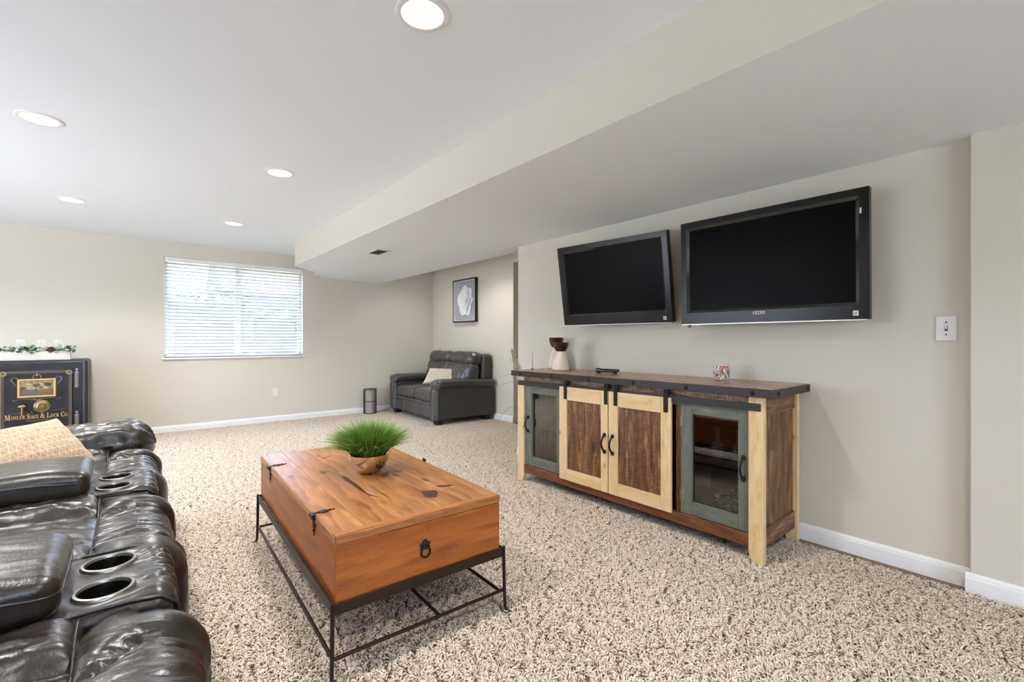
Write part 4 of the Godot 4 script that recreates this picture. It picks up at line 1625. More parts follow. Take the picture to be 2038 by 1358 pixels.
# ---------------------------------------------------------------- loveseat in the alcove
func build_loveseat() -> void:
	var o := thing("leather_loveseat", "grey leather two seat loveseat with nailhead arms in the far corner under the picture", "loveseat", Vector3(3.755, FLOOR, -6.283), deg_to_rad(-93.0))
	o.scale = Vector3(1.12, 1.0, 1.0)
	var L: Material = M.grey_leather
	var s := S()
	soft(s, Vector3(0, 0.19, -0.02), Vector3(1.16, 0.20, 0.86), 0.03, Vector3i(4, 2, 4))
	put("base", s, L, o)
	for k in 4:
		s = S()
		soft(s, Vector3(-0.4275 + k * 0.285, 0.172, 0.425), Vector3(0.286, 0.165, 0.06), 0.022, Vector3i(8, 6, 2), func(p: Vector3, n: Vector3, t: Vector3): return p + n * 0.006 * (1.0 - t.x * t.x))
		put("front_panel", s, L, o)
	for k in 4:
		s = S()
		soft(s, Vector3(-0.4275 + k * 0.285, 0.280, 0.425), Vector3(0.286, 0.066, 0.075), 0.032, Vector3i(8, 2, 2))
		put("front_roll", s, L, o)
	for k in 2:
		var x: float = [-0.287, 0.287][k]
		s = S()
		soft(s, Vector3(x, 0.385, 0.12), Vector3(0.565, 0.165, 0.68), 0.055, Vector3i(22, 6, 26), func(p: Vector3, n: Vector3, t: Vector3):
			var q := p
			if n.y > 0.0:
				q.y += 0.030 * (1.0 - t.x * t.x) * (1.0 - 0.6 * t.z * t.z)
			return q + n * 0.006 * wrinkle(p + Vector3(k, 0, 0), 6.0))
		var cu := put("seat_cushion", s, L, o)
		s = S()
		tube(s, [Vector3(x - 0.268, 0.446, 0.445), Vector3(x - 0.15, 0.455, 0.458), Vector3(x, 0.458, 0.461), Vector3(x + 0.15, 0.455, 0.458), Vector3(x + 0.268, 0.446, 0.445)], 0.004, -1.0, 6)
		put("piping", s, L, cu)
		# back cushion: lower part and padded head roll
		var tilt := Basis(Vector3.RIGHT, -0.20)
		var xb: float = [-0.318, 0.318][k]
		s = S()
		soft(s, Vector3(xb, 0.640, -0.195), Vector3(0.625, 0.44, 0.19), 0.075, Vector3i(30, 24, 4), func(p: Vector3, n: Vector3, t: Vector3):
			var q := p + n * 0.012 * wrinkle(p + Vector3(k * 3.0, 0, 1), 5.0)
			if n.z > 0.1:
				q.z += 0.035 * (1.0 - t.x * t.x) * bump(t.y, -0.35, 0.6)
				for c in [-0.55, -0.1, 0.35]:
					q.z -= 0.012 * bump(t.x, c, 0.05) * smoothstep(-0.9, -0.2, t.y) * smoothstep(0.4, -0.1, t.y)
			return q, tilt)
		put("back_cushion", s, L, o)
		s = S()
		soft(s, Vector3(xb, 0.910, -0.262), Vector3(0.625, 0.20, 0.205), 0.085, Vector3i(34, 8, 4), func(p: Vector3, n: Vector3, t: Vector3):
			var q := p + n * (0.008 * wrinkle(p + Vector3(k * 5.0, 0, 3), 6.0))
			if n.z > 0.0:
				q.z += 0.020 * (1.0 - t.x * t.x)
				q += n * 0.004 * sin(p.x * 130.0 + 3.0 * nz.get_noise_1d(p.x * 6.0)) * smoothstep(0.2, 0.9, absf(t.y)) * (1.0 - t.x * t.x)
			return q, tilt)
		put("head_roll", s, L, o)
	s = S()
	soft(s, Vector3(0, 0.53, -0.410), Vector3(1.30, 0.90, 0.17), 0.05, Vector3i(6, 10, 2), func(p: Vector3, n: Vector3, t: Vector3): return p + Vector3(0, 0, -0.035 * t.y * 0.6))
	put("back_frame", s, M.grey_leather_side, o)
	for sx in [-1.0, 1.0]:
		s = S()
		soft(s, Vector3(sx * 0.640, 0.315, -0.03), Vector3(0.15, 0.46, 0.92), 0.02, Vector3i(2, 8, 14))
		put("arm_panel", s, M.grey_leather_side, o)
		s = S()
		soft(s, Vector3(sx * 0.645, 0.580, -0.005), Vector3(0.225, 0.115, 0.985), 0.054, Vector3i(8, 3, 40), func(p: Vector3, n: Vector3, t: Vector3):
			var q := p + n * 0.007 * wrinkle(p + Vector3(0, 0, sx), 5.0)
			q.y -= 0.045 * smoothstep(0.78, 1.0, t.z) * (0.4 + 0.6 * smoothstep(0.5, -1.0, t.y))
			q.y -= 0.022 * smoothstep(0.2, -1.0, t.z)
			return q)
		put("arm_pad", s, L, o)
		# front of the arm: padded panel with raised border and nail heads
		s = S()
		soft(s, Vector3(sx * 0.642, 0.305, 0.447), Vector3(0.172, 0.455, 0.055), 0.024, Vector3i(6, 14, 2))
		var pan := put("arm_front", s, L, o)
		s = S()
		var xo := 0.064
		tube(s, [Vector3(sx * 0.642 - xo, 0.09, 0.474), Vector3(sx * 0.642 - xo, 0.49, 0.477), Vector3(sx * 0.642 - xo + 0.025, 0.515, 0.478), Vector3(sx * 0.642 + xo - 0.025, 0.515, 0.478), Vector3(sx * 0.642 + xo, 0.49, 0.477), Vector3(sx * 0.642 + xo, 0.09, 0.474)], 0.0105, -1.0, 8)
		put("welt", s, L, pan)
		s = S()
		soft(s, Vector3(sx * 0.642 + 0.004, 0.275, 0.470), Vector3(0.072, 0.40, 0.03), 0.014, Vector3i(4, 10, 2))
		put("inset_pad", s, L, pan)
		s = S()
		for k in 21:
			ball(s, Vector3(sx * 0.642 - 0.040, 0.095 + k * 0.0185, 0.4765), Vector3(0.0075, 0.0075, 0.005), 8, 5)
		for k in 4:
			ball(s, Vector3(sx * 0.642 - 0.022 + k * 0.018, 0.482, 0.4775), Vector3(0.0075, 0.0075, 0.005), 8, 5)
		put("nail_heads", s, M.nail_head, pan)
		for z in [0.395, -0.395]:
			s = S()
			extrude(s, PackedVector2Array([Vector2(-0.055, 0.092), Vector2(-0.045, 0.0), Vector2(0.045, 0.0), Vector2(0.055, 0.092)]), -0.045, 0.045, Transform3D(Basis(), Vector3(sx * 0.635, 0, z)))
			put("leg", s, M.dark_wood_foot, o)
	# lumbar pillow with a lettered print
	s = corner_pillow(Vector3(3.66, 0.738, -6.43), Vector3(3.985, 0.735, -6.03), Vector3(3.485, 0.505, -6.35), 0.062)
	var p := put("lumbar_pillow", s, letter_print())
	tag(p, "cream lumbar pillow with dark lettering leaning on the left of the grey loveseat", "pillow")


func letter_print() -> StandardMaterial3D:
	var w := 640
	var h := 384
	var im := Image.create(w, h, false, Image.FORMAT_RGB8)
	for y in h:
		for x in w:
			var g := 0.5 + 0.5 * nz.get_noise_2d(x * 0.5, y * 0.5)
			im.set_pixel(x, y, Color(0.84, 0.79, 0.70).lerp(Color(0.78, 0.73, 0.64), g))
	var r := RandomNumberGenerator.new()
	r.seed = 4
	# unreadable hand lettering: a short heading, then lines of small strokes
	var rows := [[205, 405, 66, 30], [80, 560, 120, 16], [90, 550, 160, 16], [70, 570, 200, 16], [85, 540, 240, 16], [140, 500, 280, 16]]
	for e in rows:
		var x: float = e[0]
		while x < e[1]:
			var word := r.randi_range(2, 6)
			for k in word:
				var hh: float = e[3] * r.randf_range(0.55, 1.0)
				var lean := r.randf_range(-0.15, 0.35)
				var stroke: float = e[3] * 0.22
				for yy in int(hh):
					var bx := int(x + (hh - yy) * lean)
					for q in int(maxf(2.0, stroke)):
						if bx + q > 0 and bx + q < w:
							im.set_pixel(bx + q, int(e[2] + e[3] * 0.5 - yy), Color(0.16, 0.15, 0.14))
				if k % 2 == 0:
					for q in int(e[3] * 0.45):
						for t in 3:
							im.set_pixel(mini(w - 1, int(x + q)), int(e[2] + e[3] * 0.5 - t - hh * r.randi_range(0, 1) * 0.5), Color(0.18, 0.17, 0.16))
				x += e[3] * r.randf_range(0.42, 0.62)
			x += e[3] * 0.7
	var m := mat("letter_print", WHITE, 0.85)
	m.albedo_texture = ImageTexture.create_from_image(im)
	return m


# ---------------------------------------------------------------- televisions
func build_televisions() -> void:
	television("larger black television with silver lettering mounted on the wall, right of the pair", Vector3(2.912, 1.622, -1.162), 1.038, 0.684, -PI / 2 + 0.015, 0.022, 0.0, true)
	television("smaller black television tilted down on the wall, left of the pair", Vector3(2.890, 1.624, -2.272), 0.967, 0.654, -1.452, 0.163, 0.0, false)


func television(label: String, at: Vector3, w: float, h: float, yaw: float, tilt: float, roll: float, lettered: bool) -> void:
	var o := thing("television", label, "television", at, 0.0, "televisions on the wall")
	o.basis = Basis(Vector3.UP, yaw) * Basis(Vector3.RIGHT, tilt) * Basis(Vector3(0, 0, 1), roll)
	var X := w * 0.5
	var Y := h * 0.5
	# bezel: flat face, glossy slope down to the screen
	var flat := [0.040, 0.040, 0.076, 0.040]   # left, top, bottom, right
	var sl := 0.018
	var a := [Vector2(-X, -Y), Vector2(X, -Y), Vector2(X, Y), Vector2(-X, Y)]
	var b := [Vector2(-X + 0.040, -Y + 0.074), Vector2(X - 0.042, -Y + 0.074), Vector2(X - 0.042, Y - 0.040), Vector2(-X + 0.040, Y - 0.040)]
	var c := []
	for k in 4:
		c.append(b[k] + Vector2(sl * (1 if k in [0, 3] else -1), sl * (1 if k < 2 else -1)))
	var s := S()
	s.set_smooth_group(-1)
	for k in 4:
		var n := (k + 1) % 4
		var p0: Vector2 = a[k]
		var p1: Vector2 = a[n]
		var e := Vector3((p0 + p1).x, (p0 + p1).y, 0)
		var q0 := p0 * 0.994
		var q1 := p1 * 0.994
		convex(s, [Vector3(q0.x, q0.y, 0), Vector3(q1.x, q1.y, 0), Vector3(b[n].x, b[n].y, 0), Vector3(b[k].x, b[k].y, 0)], Vector3.BACK)
		convex(s, [Vector3(q0.x, q0.y, 0), Vector3(q1.x, q1.y, 0), Vector3(p1.x, p1.y, -0.004), Vector3(p0.x, p0.y, -0.004)], e + Vector3(0, 0, 1))
		convex(s, [Vector3(p0.x, p0.y, -0.004), Vector3(p1.x, p1.y, -0.004), Vector3(p1.x, p1.y, -0.05), Vector3(p0.x, p0.y, -0.05)], e)
		convex(s, [Vector3(p0.x, p0.y, -0.05), Vector3(p1.x, p1.y, -0.05), Vector3(p1.x, p1.y, -0.05) * Vector3(0.96, 0.94, 1), Vector3(p0.x, p0.y, -0.05) * Vector3(0.96, 0.94, 1)], Vector3.FORWARD)
	put("bezel", s, M.tv_bezel, o)
	s = S()
	s.set_smooth_group(-1)
	for k in 4:
		var n := (k + 1) % 4
		var e := Vector3(-(b[k] + b[n]).x, -(b[k] + b[n]).y, 0.6)
		convex(s, [Vector3(b[k].x, b[k].y, 0), Vector3(b[n].x, b[n].y, 0), Vector3(c[n].x, c[n].y, -0.014), Vector3(c[k].x, c[k].y, -0.014)], e)
	put("inner_bevel", s, M.tv_slope, o)
	s = S()
	slab(s, Vector3(c[0].x - 0.004, c[0].y - 0.004, -0.020), Vector3(c[2].x + 0.004, c[2].y + 0.004, -0.0135))
	put("screen", s, M.tv_screen, o)
	s = S()
	soft(s, Vector3(0, 0.0, -0.066), Vector3(w * 0.955, h * 0.93, 0.045), 0.02, Vector3i(2, 2, 1))
	put("back_shell", s, M.black_plastic, o)
	s = S()
	slab(s, Vector3(-X + 0.002, -Y - 0.005, -0.022), Vector3(X - 0.012, -Y + 0.001, 0.001), 0.001)
	put("silver_trim", s, M.silver_trim, o)
	s = S()
	slab(s, Vector3(X - 0.070, -Y + 0.020, 0.0), Vector3(X - 0.046, -Y + 0.046, 0.0007))
	put("sticker", s, M.silver_print, o)
	s = S()
	for i in 3:
		slab(s, Vector3(X - 0.066 + i * 0.005, -Y + 0.026, 0.0007), Vector3(X - 0.0635 + i * 0.005, -Y + 0.040 - 0.004 * (i % 2), 0.0010))
	put("sticker_print", s, M.band_iron, o)
	if lettered:
		var t := put("lettering", text_mesh("VIZIO", 0.0175, 0.0008, "Droid Sans", true), M.silver_print, o)
		t.position = Vector3(-0.018, -Y + 0.0575, 0.0006)
		t.scale = Vector3(1.15, 1, 1)
		s = S()
		slab(s, Vector3(X - 0.039, Y - 0.135, 0.0), Vector3(X - 0.031, Y - 0.105, 0.0012), 0.0005)
		put("side_badge", s, M.silver_print, o)
		s = S()
		slab(s, Vector3(-X + 0.03, -Y - 0.022, -0.035), Vector3(-X + 0.055, -Y - 0.004, -0.02), 0.003)
		put("sensor", s, M.black_plastic, o)
	# arm to the wall plate
	s = S()
	slab(s, Vector3(-0.16, -0.16, -0.098), Vector3(0.16, 0.16, -0.086), 0.002)
	put("mount_plate", s, M.black_plastic, o)
	s = S()
	var inv := o.transform.affine_inverse()
	var wall := Vector3(TVW, at.y, at.z)
	tube(s, [Vector3(0, 0, -0.095), inv * wall], 0.03, -1.0, 10)
	box(s, inv * (wall - Vector3(0.008, 0, 0)), Vector3(0.12, 0.24, 0.014), 0.002, WHITE, o.basis.inverse() * Basis(Vector3.UP, -PI / 2))
	put("wall_bracket", s, M.black_plastic, o)


# ---------------------------------------------------------------- antique safe and planter at the left
const SAFE := Vector3(-0.702, FLOOR, -6.92)


func build_safe() -> void:
	var o := thing("antique_safe", "dark blue antique iron safe with gold lettering and painted landscape behind the sofa", "safe", SAFE)
	var zf := 0.30
	var s := S()
	soft(s, Vector3(0, 0.5165, 0), Vector3(0.752, 0.933, 0.62), 0.035, Vector3i(2, 2, 2))
	put("body", s, M.safe_paint, o)
	for sx in [-1.0, 1.0]:
		s = S()
		soft(s, Vector3(sx * 0.354, 0.5165, 0.25), Vector3(0.05, 0.937, 0.13), 0.024, Vector3i(1, 2, 1))
		put("edge_strip", s, M.safe_edge, o)
	for sx in [-1.0, 1.0]:
		for z in [-0.24, 0.24]:
			s = S()
			lathe(s, [Vector2(0.0, 0.0), Vector2(0.028, 0.0), Vector2(0.034, 0.022), Vector2(0.028, 0.048), Vector2(0.014, 0.055), Vector2(0.014, 0.06), Vector2(0.0, 0.06)], 20, Vector3(sx * 0.29, 0, z))
			put("caster", s, M.safe_edge, o)
	# door with a stepped border
	zf = 0.312
	s = S()
	slab(s, Vector3(-0.262, 0.12, zf - 0.03), Vector3(0.262, 0.890, zf + 0.004), 0.006)
	var door := put("door", s, M.safe_paint, o)
	s = S()
	for q in [[0.246, 0.0028], [0.232, 0.0016]]:
		var x: float = q[0]
		var w: float = q[1]
		for sx in [-1.0, 1.0]:
			slab(s, Vector3(sx * x - w, 0.14, zf + 0.003), Vector3(sx * x + w, 0.872 - (0.246 - x), zf + 0.0062))
		slab(s, Vector3(-x, 0.872 - (0.246 - x) - w, zf + 0.003), Vector3(x, 0.872 - (0.246 - x) + w, zf + 0.0062))
	put("border_lines", s, M.pale_line, door)
	s = S()
	for sx in [-1.0, 1.0]:
		for k in 7:
			var a := k * 0.9
			ball(s, Vector3(sx * (0.233 + 0.018 * cos(a)), 0.856 + 0.018 * sin(a), zf + 0.006), Vector3(0.011, 0.008, 0.002), 8, 5)
	put("corner_ornament", s, M.pale_line, door)
	# painted landscape in a gold frame
	var px0 := -0.137
	var px1 := 0.135
	var py0 := 0.615
	var py1 := 0.800
	s = S()
	var fw := 0.017
	slab(s, Vector3(px0, py0, zf + 0.003), Vector3(px1, py0 + fw, zf + 0.010), 0.002)
	slab(s, Vector3(px0, py1 - fw, zf + 0.003), Vector3(px1, py1, zf + 0.010), 0.002)
	slab(s, Vector3(px0, py0 + fw, zf + 0.003), Vector3(px0 + fw, py1 - fw, zf + 0.010), 0.002)
	slab(s, Vector3(px1 - fw, py0 + fw, zf + 0.003), Vector3(px1, py1 - fw, zf + 0.010), 0.002)
	put("picture_frame", s, M.gold_paint, door)
	s = S()
	s.set_smooth_group(-1)
	convex(s, [Vector3(px0 + fw, py0 + fw, zf + 0.0055), Vector3(px1 - fw, py0 + fw, zf + 0.0055), Vector3(px1 - fw, py1 - fw, zf + 0.0055), Vector3(px0 + fw, py1 - fw, zf + 0.0055)], Vector3.BACK, [Vector2(0, 1), Vector2(1, 1), Vector2(1, 0), Vector2(0, 0)])
	put("landscape", s, landscape_print(), door)
	# scrolls round the frame
	s = S()
	for sx in [-1.0, 1.0]:
		tube(s, arc(Vector3(sx * 0.155, 0.795, zf + 0.006), Vector3(sx * 0.022, 0, 0), Vector3(0, 0.022, 0), -0.6, 3.4, 14), 0.004, 0.002, 6)
		tube(s, [Vector3(sx * 0.175, 0.785, zf + 0.006), Vector3(sx * 0.160, 0.760, zf + 0.006), Vector3(sx * 0.147, 0.735, zf + 0.006)], 0.004, 0.002, 6)
		tube(s, arc(Vector3(sx * 0.152, 0.600, zf + 0.006), Vector3(sx * 0.016, 0, 0), Vector3(0, -0.014, 0), -0.5, 3.0, 12), 0.003, 0.0015, 6)
		tube(s, [Vector3(sx * 0.03, 0.598, zf + 0.006), Vector3(sx * 0.08, 0.604, zf + 0.006), Vector3(sx * 0.14, 0.602, zf + 0.006)], 0.0025, 0.0012, 6)
		tube(s, arc(Vector3(sx * 0.012, 0.815, zf + 0.006), Vector3(sx * 0.016, 0, 0), Vector3(0, 0.024, 0), -0.4, 2.8, 12), 0.004, 0.002, 6)
	ball(s, Vector3(0, 0.842, zf + 0.006), Vector3(0.008, 0.012, 0.003), 8, 6)
	for k in 5:
		ball(s, Vector3((k - 2) * 0.011, 0.596 - 0.006 * (2 - absi(k - 2)), zf + 0.005), Vector3(0.007, 0.006, 0.003), 8, 6)
	put("scrollwork", s, M.pale_line, door)
	# combination dial
	s = S()
	lathe(s, [Vector2(0.062, 0.0), Vector2(0.060, 0.006), Vector2(0.053, 0.009), Vector2(0.048, 0.006), Vector2(0.044, 0.010), Vector2(0.030, 0.014), Vector2(0.028, 0.024), Vector2(0.022, 0.032), Vector2(0.0, 0.034)], 36, Vector3(0.036, 0.522, zf + 0.003), Basis(Vector3.RIGHT, PI / 2))
	for k in 30:
		var a := TAU * k / 30.0
		box(s, Vector3(0.036 + 0.0375 * cos(a), 0.522 + 0.0375 * sin(a), zf + 0.0152), Vector3(0.0012, 0.007, 0.001), 0.0, WHITE, Basis(Vector3(0, 0, 1), a - PI / 2))
	put("dial", s, M.brass, door)
	# handle
	s = S()
	lathe(s, [Vector2(0.020, 0.0), Vector2(0.018, 0.012), Vector2(0.010, 0.020), Vector2(0.010, 0.038), Vector2(0.0, 0.040)], 20, Vector3(-0.100, 0.530, zf + 0.003), Basis(Vector3.RIGHT, PI / 2))
	ball(s, Vector3(-0.100, 0.532, zf + 0.040), Vector3(0.030, 0.017, 0.014), 14, 8)
	tube(s, [Vector3(-0.100, 0.525, zf + 0.040), Vector3(-0.100, 0.445, zf + 0.040)], 0.009, 0.008, 10)
	put("handle", s, M.brass, door)
	# maker's lettering, big and small capitals on a slight rise
	var x := -0.222
	for e in [["M", 1], ["OSLER", 0], [" ", 2], ["S", 1], ["AFE", 0], [" ", 2], ["&", 1], [" ", 2], ["L", 1], ["OCK", 0], [" ", 2], ["C", 1], ["O.", 0]]:
		if e[1] == 2:
			x += 0.010
			continue
		var hgt := 0.050 if e[1] == 1 else 0.033
		var tm := text_mesh(e[0], hgt, 0.0015, "Droid Serif", true)
		var box_ := tm.get_aabb()
		var o2 := put("lettering", tm, M.gold_paint, door)
		var sc := 0.63
		o2.scale = Vector3(sc, 1, 1)
		o2.position = Vector3(x - box_.position.x * sc, 0.402 - box_.position.y + (0.0 if e[1] == 1 else 0.003), zf + 0.0045)
		x += box_.size.x * sc + 0.0025
	s = S()
	tube(s, [Vector3(-0.20, 0.462, zf + 0.0045), Vector3(-0.06, 0.468, zf + 0.0045)], 0.0014, -1.0, 5)
	tube(s, [Vector3(0.10, 0.475, zf + 0.0045), Vector3(0.20, 0.478, zf + 0.0045)], 0.0014, -1.0, 5)
	for sx in [-1.0, 1.0]:
		tube(s, arc(Vector3(sx * 0.020, 0.468, zf + 0.005), Vector3(sx * 0.022, 0, 0), Vector3(0, 0.013, 0), -1.2, 2.6, 10), 0.0028, 0.0012, 6)
	tube(s, [Vector3(-0.08, 0.385, zf + 0.0045), Vector3(0.0, 0.378, zf + 0.0045), Vector3(0.08, 0.385, zf + 0.0045)], 0.002, -1.0, 5)
	put("scrollwork", s, M.pale_line, door)
	# hinges with ball finials
	for y in [0.79, 0.345]:
		s = S()
		lathe(s, [Vector2(0.0, -0.095), Vector2(0.017, -0.095), Vector2(0.019, -0.088), Vector2(0.019, 0.055), Vector2(0.021, 0.060), Vector2(0.019, 0.066), Vector2(0.010, 0.072), Vector2(0.009, 0.080), Vector2(0.014, 0.088), Vector2(0.014, 0.095), Vector2(0.008, 0.104), Vector2(0.0, 0.106)], 20, Vector3(0.292, y, zf + 0.004))
		put("hinge", s, M.worn_steel, o)


func landscape_print() -> StandardMaterial3D:
	var w := 256
	var h := 160
	var im := Image.create(w, h, false, Image.FORMAT_RGB8)
	for y in h:
		for x in w:
			var u := float(x) / w
			var v := float(y) / h
			var n := nz.get_noise_2d(u * 5.0, v * 7.0)
			var n2 := nz.get_noise_2d(u * 26.0, v * 26.0)
			var c := Color(0.66, 0.58, 0.40).lerp(Color(0.50, 0.48, 0.40), clampf(n + 0.4, 0.0, 1.0))
			var horizon := 0.56 + 0.03 * nz.get_noise_1d(u * 6.0)
			if v > horizon:
				c = Color(0.36, 0.33, 0.26).lerp(Color(0.52, 0.40, 0.25), clampf(n * 1.5 + 0.4, 0.0, 1.0))
				if u < 0.5:
					c = c.lerp(Color(0.30, 0.34, 0.33), 0.5)
				if u > 0.55 and v > 0.7:
					c = c.lerp(Color(0.48, 0.30, 0.20), clampf(n2 + 0.5, 0.0, 0.8))
			for t in [[0.47, 0.30, 0.12, Color(0.30, 0.16, 0.09)], [0.84, 0.28, 0.14, Color(0.13, 0.15, 0.10)], [0.10, 0.48, 0.11, Color(0.18, 0.20, 0.16)], [0.62, 0.44, 0.08, Color(0.22, 0.18, 0.11)]]:
				var d := Vector2((u - t[0]) * 1.0, (v - t[1]) * 0.9).length() + n2 * 0.045 + 0.03 * nz.get_noise_2d(u * 60.0, v * 60.0)
				if d < t[2]:
					c = c.lerp(t[3], clampf((t[2] - d) * 22.0, 0.0, 0.85))
			if absf(u - 0.47) < 0.012 and v > 0.3 and v < 0.75:
				c = Color(0.16, 0.10, 0.07)
			c = c.lerp(Color(0.2, 0.16, 0.10), clampf(0.22 + n2 * 0.12 + n * 0.2 + 0.8 * maxf(absf(u - 0.5), absf(v - 0.5)) - 0.3, 0.0, 0.55))
			im.set_pixel(x, y, c)
	var m := mat("landscape_print", WHITE, 0.5)
	m.albedo_texture = ImageTexture.create_from_image(im)
	return m


func build_planter() -> void:
	var top := FLOOR + 0.983
	var at := Vector3(-0.735, top, -6.78)
	var o := thing("planter_box", "long white wooden planter box on top of the antique safe", "planter box", at)
	var s := S()
	var X := 0.265
	slab(s, Vector3(-X, 0.0, 0.045), Vector3(X, 0.092, 0.055), 0.0015)
	slab(s, Vector3(-X, 0.0, -0.055), Vector3(X, 0.092, -0.045), 0.0015)
	slab(s, Vector3(-X, 0.0, -0.046), Vector3(-X + 0.01, 0.092, 0.046), 0.0015)
	slab(s, Vector3(X - 0.01, 0.0, -0.046), Vector3(X, 0.092, 0.046), 0.0015)
	slab(s, Vector3(-X + 0.005, 0.0, -0.05), Vector3(X - 0.005, 0.012, 0.05))
	put("box", s, M.planter_paint, o)
	s = S()
	slab(s, Vector3(-X + 0.01, 0.01, -0.045), Vector3(X - 0.01, 0.055, 0.045))
	put("filling", s, M.pine_cone, o)
	var spots := [-0.100, 0.045, 0.172]
	for k in 3:
		var j := thing("glass_jar", ["left of three clear glass jars standing in the white planter box", "middle of three clear glass jars standing in the white planter box", "right of three clear glass jars standing in the white planter box"][k], "jar", at + Vector3(spots[k], 0.0555, 0.0), 0.0, "glass jars in the planter box")
		s = S()
		lathe(s, [Vector2(0.0, 0.0), Vector2(0.036, 0.0), Vector2(0.044, 0.008), Vector2(0.052, 0.035), Vector2(0.053, 0.060), Vector2(0.049, 0.095), Vector2(0.041, 0.118), Vector2(0.036, 0.128), Vector2(0.036, 0.142), Vector2(0.0385, 0.145), Vector2(0.0385, 0.153), Vector2(0.0355, 0.155), Vector2(0.0335, 0.150), Vector2(0.0335, 0.128), Vector2(0.038, 0.116), Vector2(0.046, 0.094), Vector2(0.050, 0.060), Vector2(0.049, 0.036), Vector2(0.040, 0.010), Vector2(0.0, 0.006)], 40)
		put("jar", s, M.clear_glass, j)
		s = S()
		lathe(s, [Vector2(0.0372, 0.144), Vector2(0.0395, 0.146), Vector2(0.0395, 0.152), Vector2(0.0372, 0.154)], 40)
		put("rim", s, M.clear_glass, j)
	# leafy garland along the front edge
	var r := RandomNumberGenerator.new()
	r.seed = 61
	var g := thing("leaf_garland", "green leaf garland trailing over the rim of the white planter box", "garland", at)
	s = S()
	var line := []
	for k in 12:
		line.append(Vector3(lerpf(-0.31, 0.30, k / 11.0), 0.098 + 0.006 * sin(k * 1.7), 0.045 + 0.018 * sin(k * 0.9)))
	tube(s, line, 0.0025, -1.0, 6)
	put("stem", s, M.bark, g)
	for k in 230:
		s = S()
		var x := r.randf_range(-0.31, 0.30)
		if x > 0.055 and x < 0.12 and r.randf() < 0.8:
			continue
		var c := Vector3(x, 0.104 + r.randf_range(-0.022, 0.032), 0.050 + r.randf_range(-0.03, 0.028))
		var b := Basis.from_euler(Vector3(r.randf_range(-0.9, 0.9), r.randf() * TAU, r.randf_range(-0.8, 0.8)))
		var ln := r.randf_range(0.026, 0.046)
		var q := r.randf_range(0.6, 1.2)
		s.set_smooth_group(-1)
		var col := Color(0.05 * q, 0.15 * q, 0.045 * q)
		convex(s, [c, c + b * Vector3(ln * 0.5, 0.004, ln * 0.32), c + b * Vector3(ln, 0, 0)], b * Vector3.UP, [], col)
		convex(s, [c, c + b * Vector3(ln, 0, 0), c + b * Vector3(ln * 0.5, 0.004, -ln * 0.32)], b * Vector3.UP, [], col)
		put("leaf", s, M.leaf, g)
	for e in [[0.118, 0.118, "dark red pine cone standing between the middle and right jars in the planter box", 1.0], [-0.02, 0.106, "small dark red pine cone between the left and middle jars in the planter box", 0.7]]:
		var p := thing("pine_cone", e[2], "pine cone", at + Vector3(e[0], e[1] - 0.05, 0.035), 0.0, "pine cones in the planter box")
		s = S()
		for k in 60:
			var t := k / 60.0
			var a := k * 2.4
			var rr: float = (0.026 * sin(PI * (0.12 + 0.85 * t)) + 0.003) * e[3]
			var c := Vector3(cos(a) * rr, (0.005 + t * 0.058) * e[3], sin(a) * rr)
			ball(s, c, Vector3(0.0085, 0.0042, 0.0085) * e[3], 6, 4)
		put("scales", s, M.pine_cone, p)


